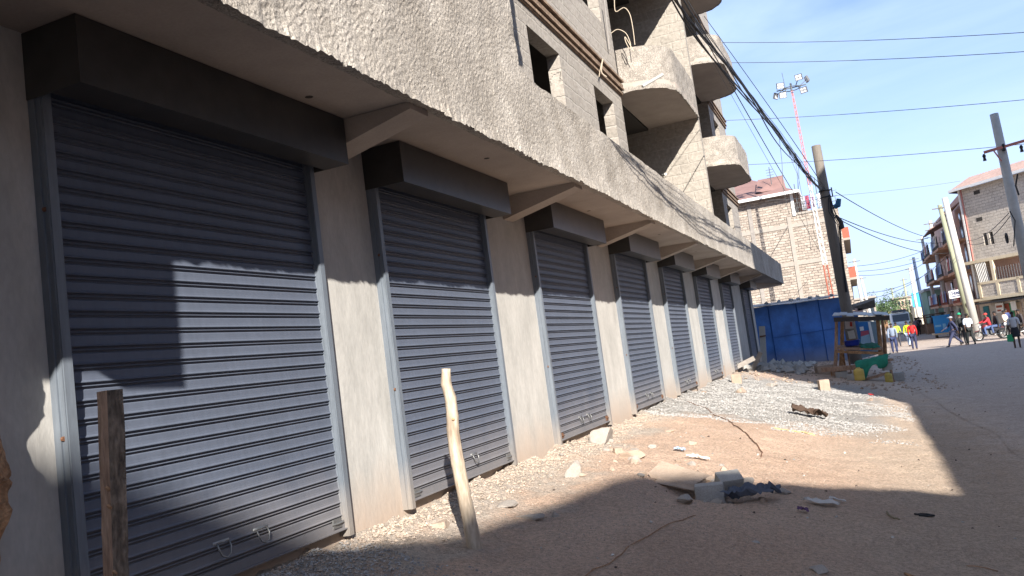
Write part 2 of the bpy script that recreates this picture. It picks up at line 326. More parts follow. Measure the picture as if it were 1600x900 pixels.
# ------------------------------------------------------------------ the shop building with the shutters
XW, XF = -3.7, -2.68
bld = thing('commercial_building', 'unfinished grey mortar building with a row of eight closed roller shutters under its canopy', 'building', (XW, 15, 1.1))
g = MB(); g.box(-4.0, XW, -4.0, 34.35, .3, 4.24); g.build('wall', M_PLASTER, bld)
g = MB(); g.box(-14, -4.003, -4.0, 34.3, .3, 4.2); g.build('rear_wall', M_DARKCON, bld)
BAYS = [(2.94, 5.27), (6.11, 8.46), (9.87, 12.26), (13.73, 16.09), (17.5, 19.81), (21.51, 23.82), (25.87, 28.08), (30.91, 32.91)]
SILL, HB, ST = 1.185, 3.86, 4.215
def shutter(k, y0, y1):
    a, b = y0+.062, y1-.062; x = XW+.018
    prof = [(.004, .093), (.012, .086), (.013, .058), (.015, .044), (.021, .037), (.024, .034), (.023, .031), (.006, .028), (.005, .019), (.016, .0155), (.018, .0125), (.016, .010), (.005, .009), (.004, .001)]
    g = MB(); n = int((HB+.2-SILL-.06)/.093); zb = SILL+.07
    for i in range(n):
        w = rnd.uniform(-.0012, .0012)
        P = [(x+dx+w, zb+i*.093+dz) for dx, dz in prof]; P = P[::-1]
        seg = 6; vs = []; fs = []
        for j in range(seg+1):
            y = a+(b-a)*j/seg; sg = .003*math.sin(j/seg*math.pi)*(.5+.5*math.sin(i*.7+k))
            vs += [(px_+sg, y, pz_) for px_, pz_ in P]
        m_ = len(P)
        for j in range(seg):
            for q in range(m_-1): fs.append((j*m_+q, (j+1)*m_+q, (j+1)*m_+q+1, j*m_+q+1))
        g.add(vs, fs)
    c = g.build('roller_shutter', M_SHUT, bld)
    g = MB(); g.box(x-.012, x+.034, a-.01, b+.01, SILL+.004, SILL+.070); g.box(x+.034, x+.056, a, b, SILL+.004, SILL+.012); g.build('bottom_bar', M_SHUT, c)
    for s, y in ((1, y0), (-1, y1)):
        g = MB(); e = lambda u0, u1: (min(y+s*u0, y+s*u1), max(y+s*u0, y+s*u1))
        p0, p1 = e(0, .078); g.box(XW-.002, XW+.045, p0, p1, SILL-.05, HB+.20)
        p0, p1 = e(.010, .074); g.box(XW+.045, XW+.078, p0, p1, SILL-.05, HB+.2)
        p0, p1 = e(.016, .069); g.box(XW+.078, XW+.085, p0, p1, SILL-.05, HB+.2)
        r_ = g.build('guide_rail', M_RAIL, c)
        g = MB()
        for zz in (SILL+.95, SILL+2.1): g = MB(); g.tube([(XW+.046, y+s*.008, zz), (XW+.06, y+s*.008, zz)], .012, 8); g.build('bolt', M_RUST, r_)
        g = MB(); yy = y+s*.17; g.box(x+.03, x+.042, yy-.05, yy+.05, SILL+.03, SILL+.095); g.tube([(x+.04, yy-.06, SILL+.062), (x+.052, yy, SILL+.062), (x+.04, yy+.075, SILL+.062)], .007, 6)
        g.build('lock_hasp', M_ZINC if k < 2 else M_RUST, c)
    y0 -= .006; y1 += .006
    # housing: front, two cheeks, a lid, a half-depth underside; open behind so that the curtain can run down
    D_ = .385; t = .006; g = MB()
    g.box(XW+D_-t, XW+D_, y0, y1, HB, ST)
    g.box(XW+.001, XW+D_-t, y0, y0+t, HB, ST); g.box(XW+.001, XW+D_-t, y1-t, y1, HB, ST)
    g.box(XW+.17, XW+D_-t, y0+t, y1-t, HB, HB+t); g.box(XW+.17, XW+.176, y0+t, y1-t, HB+t, HB+.03)
    g.build('housing', M_HOUSE, c)
    g = MB(); g.tube([(XW+.17, y0+.02, HB+.19), (XW+.17, y1-.02, HB+.19)], .13, 18); g.build('roll', M_SHUT, c)
    L_ = y1-y0
    for f_ in (.44, .59):
        yc = y0+L_*f_; zc = SILL+.205; g = MB()
        g.box(x+.014, x+.022, yc-.075, yc+.06, zc-.012, zc+.016)
        pts = [(x+.026, yc-.05, zc), (x+.040, yc-.052, zc-.03), (x+.046, yc-.035, zc-.072), (x+.048, yc, zc-.088), (x+.046, yc+.035, zc-.072), (x+.040, yc+.052, zc-.03), (x+.026, yc+.05, zc)]
        g.tube(pts, .0055, 6); g.build('handle', M_ZINC, c, smooth=True)
for k, (y0, y1) in enumerate(BAYS): shutter(k, y0, y1)

# canopy slab, tapered beams, rough parapet
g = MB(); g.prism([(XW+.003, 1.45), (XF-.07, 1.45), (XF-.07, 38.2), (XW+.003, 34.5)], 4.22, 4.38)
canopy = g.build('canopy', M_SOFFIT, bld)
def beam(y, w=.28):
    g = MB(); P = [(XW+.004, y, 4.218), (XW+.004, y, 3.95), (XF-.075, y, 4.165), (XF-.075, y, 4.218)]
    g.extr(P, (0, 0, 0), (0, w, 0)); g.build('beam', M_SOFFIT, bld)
for y in (1.52, 5.30, 9.16, 13.05, 17.0, 21.0, 25.1, 29.6): beam(y)
g = MB(); g.extr([(XW+.004, 34.15, 4.218), (XW+.004, 34.15, 3.93), (XF-.08, 37.9, 4.15), (XF-.08, 37.9, 4.218)], (0, 0, 0), (0, .28, 0)); g.build('beam', M_SOFFIT, bld)
g = MB()
for y in (4.72, 7.3, 11.2, 15.0, 19.0): 
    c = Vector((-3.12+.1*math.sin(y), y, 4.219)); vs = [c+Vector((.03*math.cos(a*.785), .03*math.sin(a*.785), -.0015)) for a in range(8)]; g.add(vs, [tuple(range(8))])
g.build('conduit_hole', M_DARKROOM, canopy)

def rough(y, z, amp):
    w = nz(4, y, z, 1.1)*2.2
    return amp*(nz(0, y, z, 1.3)*.9+nz(3, y+w*.2, z, 4)*.55+nz(7, y*.8+w*.5, z*1.1-w*.5, 9)*.14+nz(7, y, z, 21)*.17+nz(9, y, z, 48)*.34)
def rough_face(name, x, y0, y1, z0, z1, st, amp, material, lip=True, top=True, thick=.10, grow=1.0):
    """a hand-thrown mortar face: displaced grid, ragged lower lip, a back face"""
    ysl = [y0]; s = st
    while ysl[-1] < y1-1e-6: ysl.append(min(y1, ysl[-1]+s)); s *= grow
    zn = max(6, int((z1-z0)/st)); zl = [z0+(z1-z0)*i/zn for i in range(zn+1)]; g = MB(); nz_ = len(zl)
    for y in ysl:
        far = 1
        for i, z in enumerate(zl):
            dx = rough(y, z, amp); dz = 0
            if lip:
                near = math.exp(-(z-z0)/.10)
                dx += near*(.020+.016*nz(1, y, 0, 9)+.014*nz(1, y, 0, 33))
                if i == 0: dz = .022*nz(5, y, 0, 3)+.014*nz(5, y, 0, 14)+.020*nz(5, y, 2, 41)-.012
            g.v.append(Vector((x+dx, y, z+dz)))
    n = len(ysl)
    for j in range(n-1):
        for i in range(nz_-1): g.f.append((j*nz_+i, (j+1)*nz_+i, (j+1)*nz_+i+1, j*nz_+i+1))
    b0 = len(g.v)
    for y in ysl: g.v += [Vector((x-thick, y, z0+(.016 if lip else 0)+.01*nz(2, y, 1, 12))), Vector((x-thick, y, z1))]
    for j in range(n-1):
        g.f.append((b0+2*j, b0+2*(j+1), (j+1)*nz_, j*nz_)); g.f.append((j*nz_+nz_-1, (j+1)*nz_+nz_-1, b0+2*(j+1)+1, b0+2*j+1)); g.f.append((b0+2*j+1, b0+2*(j+1)+1, b0+2*(j+1), b0+2*j))
    for j in (0, n-1):
        q = tuple(j*nz_+i for i in range(nz_))+(b0+2*j+1, b0+2*j); g.f.append(q if j else q[::-1])
    g.mi = [0]*len(g.f); return g.build(name, material, bld)
NB = 7.58                                      # where the flush near block stops and the walkway behind the parapet starts
rough_face('parapet', XF, NB, 38.2, 4.20, 5.08, .026, .017, M_MORTAR, grow=1.0012)
rough_face('block_face', XF, 1.45, NB, 4.20, 7.42, .024, .017, M_MORTAR)
g = MB()
g.extr([(XW, 34.45, 4.2), (XW, 34.45, 5.06), (XF-.03, 38.15, 5.06), (XF-.03, 38.15, 4.2)], (0, 0, 0), (-.02, .09, 0)); g.build('parapet_end', M_MORTAR, bld)

FL = [4.38, 7.62, 10.86, 14.10]; TOP = 17.3
# flush near block above the canopy (everything above the frame is plain wall)
g = MB(); g.box(-2.9, XF-.075, 1.45, NB, 4.39, 7.4); g.box(-12, -2.9, NB-.2, NB, 4.39, TOP); g.box(-2.9, XF, -4, NB, 7.44, TOP); g.box(-12, XF, -4, -3.8, 4.24, TOP); g.build('upper_wall', M_MORTAR2, bld)
def wall_with_openings(name, x0, x1, y0, y1, z0, z1, holes, material, parent):
    """wall along the street cut by rectangular openings [(ya, yb, za, zb)]"""
    yy = sorted({y0, y1, *[h[0] for h in holes], *[h[1] for h in holes]}); zz = sorted({z0, z1, *[h[2] for h in holes], *[h[3] for h in holes]})
    g = MB(); idx = {}
    solid = lambda i, j: 0 <= i < len(yy)-1 and 0 <= j < len(zz)-1 and not any(h[0] <= (yy[i]+yy[i+1])/2 <= h[1] and h[2] <= (zz[j]+zz[j+1])/2 <= h[3] for h in holes)
    def q(*pts): g.add(pts, [(0, 1, 2, 3)])
    for i in range(len(yy)-1):
        for j in range(len(zz)-1):
            if not solid(i, j): continue
            a, b, c, d = yy[i], yy[i+1], zz[j], zz[j+1]
            q((x1, a, c), (x1, b, c), (x1, b, d), (x1, a, d)); q((x0, b, c), (x0, a, c), (x0, a, d), (x0, b, d))
            if not solid(i-1, j): q((x0, a, c), (x1, a, c), (x1, a, d), (x0, a, d))
            if not solid(i+1, j): q((x1, b, c), (x0, b, c), (x0, b, d), (x1, b, d))
            if not solid(i, j-1): q((x0, a, c), (x0, b, c), (x1, b, c), (x1, a, c))
            if not solid(i, j+1): q((x0, a, d), (x1, a, d), (x1, b, d), (x0, b, d))
    return g.build(name, material, parent)
def storey(z0, k):
    zt = z0+3.06; H = []
    win = [(11.02, 12.46), (14.34, 15.66), (21.2, 22.6), (24.0, 25.2), (31.0, 32.3)]
    za, zb = z0+1.05, z0+2.66
    W1 = [(a, b, za, zb) for a, b in win if b < 16.3]; W2 = [(a, b, za, zb) for a, b in win if 20 < a < 26]; W3 = [(a, b, za, zb) for a, b in win if a > 30]
    top = zt+.0 if k < 3 else TOP
    wall_with_openings('upper_wall', -3.92, XW, NB, 16.4, z0, top, W1, M_MORTAR2, bld)
    wall_with_openings('upper_wall', -3.92, XW, 20.0, 25.7, z0, top, W2, M_MORTAR2, bld)
    wall_with_openings('upper_wall', -3.92, XW, 30.1, 34.4, z0, top, W3, M_MORTAR2, bld)
    # recess rooms behind the balconies
    for ya, yb in ((16.4, 19.8), (25.7, 30.1)):
        wall_with_openings('recess_wall', -6.4, -6.2, ya-.0, yb, z0, top, [(ya+1.0, ya+2.0, z0+.02, z0+2.3)], M_MORTAR2, bld)
        g = MB(); g.box(-6.2, -3.921, ya-.2, ya-.003, z0, top); g.build('recess_wall', M_MORTAR2, bld)
    g = MB(); g.box(-6.4, XF-.03, 19.8, 20.0, z0, top+.18); g.build('fin_wall', M_FIN, bld)
    g = MB(); g.box(-6.2, -3.921, 30.103, 30.3, z0, top+.18); g.build('recess_wall', M_MORTAR2, bld)
def rounded(x0, x1, ya, yb, r0, r1):
    P = [(x0, ya)]
    if r0:
        for i in range(9):
            a = math.pi/2*i/8; P.append((x1-r0+r0*math.sin(a), ya+r0*.9-r0*.9*math.cos(a)))
    else: P.append((x1, ya))
    if r1:
        for i in range(9):
            a = math.pi/2*i/8; P.append((x1-r1+r1*math.cos(a), yb-r1+r1*math.sin(a)))
    else: P.append((x1, yb))
    P.append((x0, yb)); return P
def balcony(z, ya, yb, x1, r0, r1, ph=.9):
    P = rounded(-3.9, x1, ya, yb, r0, r1)
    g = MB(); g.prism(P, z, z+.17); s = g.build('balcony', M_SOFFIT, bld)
    # rough parapet that follows the rim
    Q = P[1:-1]; Q = [(XW+.0, ya)]+Q+([(XW+.0, yb)] if r1 else [])
    pts = []
    for (ax, ay), (bx, by) in zip(Q, Q[1:]):
        d = math.hypot(bx-ax, by-ay); n = max(1, int(d/.06))
        pts += [(ax+(bx-ax)*i/n, ay+(by-ay)*i/n) for i in range(n)]
    pts.append(Q[-1]); g = MB(); zs = [z-.02+(ph+.02)*i/16 for i in range(17)]; m_ = len(zs)
    for i, (x, y) in enumerate(pts):
        a, b = pts[max(0, i-1)], pts[min(len(pts)-1, i+1)]; nx, ny = (b[1]-a[1]), -(b[0]-a[0]); l = math.hypot(nx, ny) or 1; nx /= l; ny /= l
        for j, zz in enumerate(zs):
            q = rough(y+x, zz, .02)+(.02+.02*nz(x, y, 0, 12) if j < 2 else 0); dz = .02*nz(x*1.1, y, z, 9) if j == 0 else 0
            g.v.append(Vector((x+nx*q, y+ny*q, zz+dz)))
        g.v.append(Vector((x-nx*.11, y-ny*.11, zs[-1]))); g.v.append(Vector((x-nx*.11, y-ny*.11, z+.172)))
        g.v.append(Vector((x-nx*.02, y-ny*.02, z-.003)))
    M2 = m_+3
    for i in range(len(pts)-1):
        for j in range(M2): g.f.append((i*M2+j, (i+1)*M2+j, (i+1)*M2+(j+1) % M2, i*M2+(j+1) % M2))
    for i in (0, len(pts)-1):
        q = tuple(i*M2+j for j in range(M2)); g.f.append(q[::-1] if i == 0 else q)
    g.mi = [0]*len(g.f); g.build('balcony_wall', M_BALW, s)
for k, z in enumerate(FL): storey(z, k)
for k, z in enumerate(FL[1:]):
    zb = z-.17
    g = MB(); g.box(-12, -3.921, NB, 34.3, zb-.03, zb+.14); g.build('floor_slab', M_DARKROOM, bld)  # slabs coloured near black so the rooms behind the windows look unlit
    balcony(zb, NB, 9.25, XF, 0, .5); balcony(zb, 16.5, 19.797, XF-.01, .95, 0); balcony(zb, 25.7, 30.1, -2.57, .9, .9)
g = MB(); g.box(-12, XW+.4, NB, 34.4, TOP, TOP+.15); g.build('roof_slab', M_DARKCON, bld)
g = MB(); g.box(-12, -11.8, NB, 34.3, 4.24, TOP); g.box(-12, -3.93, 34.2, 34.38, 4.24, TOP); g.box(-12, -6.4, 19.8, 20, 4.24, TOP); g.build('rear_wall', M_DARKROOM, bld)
# ribbed string courses at each floor, brown form marks
for z in FL[1:]:
    for ya, yb in ((9.25, 16.42), (20.0, 25.7), (30.1, 34.4)):
        g = MB()
        for i, (dz, o) in enumerate(((.0, .05), (.085, .085), (.17, .06), (.25, .10))):
            g.box(XW+.002, XW+o, ya, yb, z-.25+dz, z-.25+dz+.045)
        g.box(XW+.002, XW+.03, ya, yb, z-.27, z+.06)
        g.build('string_course', mat('rust_stained_formwork', (.20, .125, .08), .9, var=.3, vs=6, bump=.8, bs=30, grain=.3, fs=40, c2=(.33, .24, .17)), bld)
# pipe stubs, wire loops on the wall
g = MB(); g.tube([(XF-.02, 7.15, 6.42), (XF+.10, 7.13, 6.37), (XF+.13, 7.0, 6.10)], .03, 10); g.build('pipe_stub', M_POLEC, bld)
g = MB(); p = at(1137/5+920-227.4+0, 520/5+170, 19.7); g.tube([at(1034, 275, 19.82), at(1040, 272, 19.5)], .035, 8); g.build('pipe_stub', M_POLEC, bld)
g = MB(); g.tube([at(1000, 136, 15.9)+Vector((.05, 0, 0)), at(1032, 119, 16.3)+Vector((.05, 0, .02))], .03, 8); g.build('pipe_stub', M_POLEC, bld)
g = MB()
for (ax, ay), (bx, by), hg in (((935, 22), (941, 50), .02), ((944, 0), (952, 78), .0)):
    g.tube([at(ax, ay, 15.7), at((ax+bx)/2, (ay+by)/2, 15.75), at(bx, by, 15.8)], .035 if hg else .018, 8)
g.build('pipe', rgb('grey_pipe', (.26, .24, .22)), bld)
g = MB()
for P in ([(960, 0), (962, 18), (975, 12), (984, 22), (989, 45), (992, 70)], [(955, 52), (965, 46), (978, 52), (985, 68), (984, 76), (978, 66), (977, 58), (990, 80)],
          [(912, 108), (916, 100), (922, 95)], [(936, 120), (938, 108), (942, 92), (940, 112), (948, 120)]):
    Y = 16.2 if P[0][0] > 950 else 14.6
    g = MB(); g.tube(spline([at(x, y, Y) for x, y in P], 5), .008, 6); g.build('loose_cable', rgb('cream_cable', (.50, .42, .32)), bld)
# unseen low canopy added at the near end, shaped to throw the square shutter shadow
nb = thing('added_shadow_building', 'unseen plastered shop front added beside the first shutter, its low canopy shaped to throw the square shadow', 'building', (-3, -3, 1))
g = MB(); g.prism([(-3.6, -3.9), (-2.28, -3.9), (-2.28, 1.44), (-3.6, 1.44)], 4.0, 4.2); g.build('canopy', M_SOFFIT, nb)
g = MB(); g.extr([(-2.28, 1.44, 3.86), (-2.28, 1.44, 5.3), (-2.28, -3.9, 5.3), (-2.28, -3.9, 4.10), (-2.28, .72, 4.14), (-2.28, 1.0, 3.89)], (0, 0, 0), (-.12, 0, 0)); g.build('parapet', M_MORTAR2, nb)
g = MB(); g.box(-3.69, -3.5, -4, 1.3, .6, 4.0); g.build('wall', M_PLASTER, nb)

# ------------------------------------------------------------------ unseen buildings across the street, outlines shaped to cast the big soft shadows
def plain_windows(b, face, spots, axis):
    for s in spots:
        g = MB(); f = MB()
        if axis == 'y':
            x, y, z = s; g.box(x-.06, x-.02, y-.6, y+.6, z, z+1.2); f.box(x-.05, x-.03, y-.66, y-.6, z-.05, z+1.25); f.box(x-.05, x-.03, y+.6, y+.66, z-.05, z+1.25); f.box(x-.05, x-.03, y-.6, y+.6, z+1.2, z+1.25)
        w = g.build('window', M_GLASS, b); f.build('window_frame', M_WHITE, w)
bA = thing('gabled_house', 'tall gabled block opposite the near shutters, outside the picture', 'building', (12, -12, 0))
g = MB(); g.extr([(9, -4.3, 0), (9, -4.3, 9.75), (9, -10.5, 13.5), (9, -15, 14.5), (9, -19, 16.3), (9, -30, 16.3), (9, -30, 0)], (0, 0, 0), (9, 0, 0)); g.build('wall', M_CREAM, bA)
plain_windows(bA, 0, [(9, y, z) for y in (-7, -12, -17, -23) for z in (1.2, 4.2, 7.2)], 'y')
bC = thing('two_storey_shop_row', 'low flat roofed shop row opposite the shutters, outside the picture', 'building', (12, 1, 0))
g = MB(); g.box(9.003, 15, -4.297, 6.997, 0, 9.4); g.build('wall', M_PINKW, bC)
plain_windows(bC, 0, [(9.003, y, z) for y in (-2, 1.4, 4.8) for z in (1.2, 4.2, 6.9)], 'y')
bB = thing('six_storey_block', 'tall grey flats opposite the far shutters, outside the picture', 'building', (17, 15, 0))
g = MB(); g.box(9, 26, 7.0, 23.4, 0, 19); g.build('wall', M_RINGBEAM, bB)
plain_windows(bB, 0, [(9, y, z) for y in (9, 12.5, 16, 19.5) for z in (1.2, 4.2, 7.2, 10.2, 13.2, 16.2)], 'y')

# ------------------------------------------------------------------ foreground timber
t = thing('timber_post', 'square sawn brown timber post upright in front of the first shutter', 'post', (-2.72, 2.42, .75))
def rough_post(name, x, y, z0, z1, w, lean, mt, parent):
    g = MB(); n = 26; vs = []; fs = []
    prof = [(-1, -1), (-.35, -1.05), (1, -1), (1.04, .2), (1, 1), (.1, 1.04), (-1, 1), (-1.03, -.1)]
    for i in range(n+1):
        z = z0+(z1-z0)*i/n
        for k, (a, b) in enumerate(prof):
            q = 1+.10*nz(k*3, 0, z, 4)+.05*nz(k, 2, z, 15)
            a, b = a*.985+b*.174, -a*.174+b*.985; vs.append((x+lean[0]*(z-z0)+a*w/2*q, y+lean[1]*(z-z0)+b*w/2*q, z+(.01*nz(k, 1, 0, 3) if i == n else 0)))
    m_ = len(prof)
    for i in range(n):
        for k in range(m_): fs.append((i*m_+k, i*m_+(k+1) % m_, (i+1)*m_+(k+1) % m_, (i+1)*m_+k))
    fs += [tuple(range(m_))[::-1], tuple(range(n*m_, (n+1)*m_))]
    g.add(vs, fs); g.mi = [(0 if (i % m_) in (0, 1, 6, 7) else 1) for i in range(n*m_)]+[0, 0]; return g.build(name, [mt, mat('grey_timber_shade_face', (.15, .115, .085), .95, var=.45, vs=22, bump=1., bs=60, stretch=(1, 1, .35), grain=.4, fs=60, c2=(.30, .235, .175))], parent)  # right-hand faces coloured darker as if shaded, so the left ones read as lit
pt_ = at(172, 610, 2.45); pb_ = at(182, 900, 2.45); lx = (pt_.x-pb_.x)/(pt_.z-pb_.z)
rough_post('post_shaft', pb_.x+lx*(.75-pb_.z), 2.45, .75, pt_.z, .068, (lx, .0), M_DIRTWOOD, t)
g = MB()
for zz in (pt_.z-.38, pt_.z-.45, pt_.z-.70): g.tube([(pt_.x-.01, 2.405, zz), (pt_.x-.008, 2.411, zz+.004), ], .012, 8)
g.build('knot', M_BARK, t)
t = thing('peeled_branch_pole', 'pale peeled crooked branch stuck in the dirt before the second shutter', 'stick', (-2.88, 5.7, .9))
Yb = 5.695; P = [(741, 852), (734, 815), (726, 778), (719, 742), (712, 705), (708, 675), (707, 650), (704, 622), (697, 600), (697, 576)]
g = MB(); pts = [at(x, y, Yb) for x, y in P]; pts.insert(0, pts[0]-Vector((-.01, 0, .12)))
vs = pts; rr = [.058, .056, .054, .052, .051, .052, .049, .047, .044, .041, .034]
mid_ = []; r2 = []
for i in range(len(vs)-1):
    for j in range(4): mid_.append(vs[i].lerp(vs[i+1], j/4)); r2.append((rr[i]+(rr[i+1]-rr[i])*j/4)*(1+.10*nz(i*4+j, 3, 0, .7)))
mid_.append(vs[-1]); r2.append(rr[-1]); g.tube(mid_, r2, 12); g.build('branch', M_PEELED, t, smooth=True)
g = MB()
for i in (27,):
    p = mid_[i]; g.tube([p+Vector((.02, -.028, 0)), p+Vector((.028, -.048, .012))], [.014, .009], 7)
g.build('twig_stub', M_BARK, t)
# ragged bark slab leaning against the wall at the edge of the photo
g = MB(); n = 140; k = 22
bx, by = -3.52, 2.40
for i in range(n+1):
    z = 1.0+2.22*i/n; w = .082+.03*nz(4, 1, z, 2.2)+.022*nz(5, 1, z, 9)+.062*math.exp(-((z-2.05)/.20)**2)+.035*math.exp(-((z-2.72)/.20)**2)-.03*math.exp(-((z-2.36)/.08)**2)
    if i > n-4: w *= .75
    for j in range(k):
        a = 2*math.pi*j/k; q = w*(1+.30*nz(j*.9, 2, z, 3)+.22*nz(j, 2, z, 11)+.12*nz(j*1.3, 4, z, 26))
        g.v.append(Vector((bx+q*math.cos(a)*.7, by+q*math.sin(a), z)))
for i in range(n):
    for j in range(k): g.f.append((i*k+j, i*k+(j+1) % k, (i+1)*k+(j+1) % k, (i+1)*k+j))
g.f += [tuple(range(k))[::-1], tuple(range(n*k, (n+1)*k))]; g.mi = [0]*len(g.f)
t = thing('bark_covered_log', 'ragged reddish bark covered log upright against the wall at the very edge of the picture', 'log', (bx, by, 1.0)); g.build('log', M_BARK, t)
g = MB()
for zz, dy in ((1.95, .08), (2.16, .06)):
    a = Vector((bx+.02, by+.05, zz)); g = MB(); g.add([a, a+Vector((.01, dy, .005)), a+Vector((.005, dy*.8, -.018)), a+Vector((-.02, dy*.35, -.05)), a+Vector((0, -.02, -.03))], [(0, 1, 2, 3, 4)])
    g.build('bark_flake', M_BARK, t)

# ------------------------------------------------------------------ stones and rubble
def ico():
    t = (1+5**.5)/2; v = [(-1, t, 0), (1, t, 0), (-1, -t, 0), (1, -t, 0), (0, -1, t), (0, 1, t), (0, -1, -t), (0, 1, -t), (t, 0, -1), (t, 0, 1), (-t, 0, -1), (-t, 0, 1)]
    f = [(0, 11, 5), (0, 5, 1), (0, 1, 7), (0, 7, 10), (0, 10, 11), (1, 5, 9), (5, 11, 4), (11, 10, 2), (10, 7, 6), (7, 1, 8), (3, 9, 4), (3, 4, 2), (3, 2, 6), (3, 6, 8), (3, 8, 9), (4, 9, 5), (2, 4, 11), (6, 2, 10), (8, 6, 7), (9, 8, 1)]
    v = [Vector(q).normalized() for q in v]
    for _ in range(2):
        c = {}; nf = []
        def mdp(a, b):
            key = (min(a, b), max(a, b))
            if key not in c: v.append(((v[a]+v[b])/2).normalized()); c[key] = len(v)-1
            return c[key]
        for a, b, d in f:
            ab, bd, da = mdp(a, b), mdp(b, d), mdp(d, a); nf += [(a, ab, da), (b, bd, ab), (d, da, bd), (ab, bd, da)]
        f = nf
    return v, f
IV, IF = ico()
def rock(g, c, sx, sy, sz, rz=0., cuts=13, tilt=0.):
    M = Matrix.Rotation(rz, 3, 'Z') @ Matrix.Rotation(tilt, 3, 'X'); pl = []
    for _ in range(cuts):
        d = Vector((rnd.gauss(0, 1), rnd.gauss(0, 1), rnd.gauss(0, 1))).normalized(); pl.append((d, rnd.uniform(.42, .78)))
    vs = []; sd = rnd.uniform(0, 50)
    for p in IV:
        q = p.copy()
        for d, h in pl:
            e = q.dot(d)
            if e > h: q = q-d*(e-h)
        q = q*(1+.07*nz(q.x+sd, q.y, q.z, 3))
        vs.append(Vector(c)+M @ Vector((q.x*sx, q.y*sy, q.z*sz)))
    g.add(vs, IF)
M_ROCK = mat('grey_quarry_stone', (.31, .275, .24), .9, var=.16, vs=6, bump=.6, bs=30, grain=.12, fs=80)
M_ROCKD = mat('dusty_pink_stone', (.36, .275, .21), .9, var=.16, vs=6, bump=.6, bs=30, grain=.12, fs=80)
M_BLOCK = mat('concrete_block_grey', (.36, .345, .32), .95, var=.1, vs=8, bump=.5, bs=50, grain=.14, fs=110)
def stone(px, py, Y, sx, sy, sz, label, mt=M_ROCK, rz=None, tilt=0., up=.15, name='stone'):
    p = at(px, py, Y); g = MB(); z = terr(p.x, Y)
    rock(g, (p.x, Y, z+sz*up), sx, sy, sz, rnd.uniform(0, 3) if rz is None else rz, tilt=tilt)
    return tag(g.build(name, mt), label, 'stone')
stone(900, 750, 8.45, .13, .10, .17, 'pointed grey boulder standing in the dirt just before the shadow edge')
stone(940, 685, 11.0, .26, .22, .17, 'broad pale boulder half buried below the third shutter')
stone(985, 715, 10.0, .24, .16, .09, 'flat cracked pinkish rock in the middle of the dirt bank', M_ROCKD)
stone(1045, 668, 12.1, .09, .08, .05, 'small flat stone on the reddish slope below the fourth shutter', M_ROCKD)
stone(795, 790, 6.95, .16, .11, .04, 'low flat grey stone sunk in the dirt right of the peeled branch')
stone(690, 815, 6.1, .14, .10, .045, 'flat buried stone left of the foot of the peeled branch', M_ROCKD)
stone(830, 812, 6.75, .15, .08, .035, 'low stone lying across the edge of the large shadow')
stone(868, 803, 6.9, .05, .05, .04, 'little upright stone chip at the edge of the large shadow')
stone(1280, 892, 6.42, .09, .07, .035, 'lone grey stone on the bare shaded dirt at the bottom of the picture')
stone(1182, 852, 6.95, .05, .04, .02, 'small pebble like stone alone on the shaded dirt above the bottom stone')
stone(1220, 758, 9.0, .11, .09, .08, 'dark rounded stone at the far end of the rubble by the blue cloth')
stone(1165, 748, 9.25, .16, .09, .10, 'greyish stone wrapped in straw behind the blue cloth')
stone(1120, 745, 9.2, .08, .07, .06, 'small brown stone between the concrete block and the pit')
stone(1075, 745, 9.3, .12, .10, .03, 'thin pale stone on the rim of the pit', M_ROCKD)
stone(1360, 628, 21.0, .17, .12, .07, 'flat pale slab stone at the outer edge of the gravel', M_ROCKD)
stone(1160, 620, 19.6, .26, .17, .13, 'cream coloured broken stone among the gravel near the sixth shutter', M_ROCKD)
stone(1205, 603, 22.5, .2, .14, .09, 'flat greyish stone behind the gravel beside the upright cut stone')
stone(1100, 622, 18.4, .13, .1, .06, 'small pale stone on the gravel below the fifth shutter', M_ROCKD)
# rubble chips round the pit: nothing tells them apart
chips = []
for i in range(6):
    g = MB(); rock(g, (0, 0, 0), .05, .04, .028, 0); o = g.build('rubble_chip', M_ROCK if i % 2 else M_ROCKD); chips.append(o)
CH = []; CHIPS = []
r3 = random.Random(5)
for i in range(40):
    a = r3.random()
    if i < 20: x, y = -1.75+r3.gauss(0, .42), 8.85+r3.gauss(0, .32)
    elif i < 33: x, y = -2.9+r3.gauss(0, .35), 9.7+r3.gauss(0, .7)
    else: x, y = -2.35+r3.gauss(0, .5), 10.2+r3.gauss(0, .8)
    x = max(-3.5, x); CH.append((x, y))
for i, (x, y) in enumerate(CH):
    o = chips[i] if i < 6 else copy_tree(chips[i % 6])
    s = r3.uniform(.5, 2.4); o.location = (x, y, terr(x, y)+.004*s); o.rotation_euler = (r3.uniform(-.3, .3), r3.uniform(-.3, .3), r3.uniform(0, 6)); o.scale = (s, s, s)
    CHIPS.append((o, x, y, s, 'grey' if (i % 6) % 2 else 'pinkish'))
REFS = [(-1.75, 8.85, 'the pit'), (-1.23, 8.66, 'the blue rag'), (-2.98, 8.46, 'the pointed boulder'), (-2.81, 9.95, 'the flat cracked rock'), (-3.55, 11.0, 'the broad boulder'), (-2.0, 9.0, 'the tilted slab'), (-2.2, 10.5, 'the paper scraps')]
seen = {}
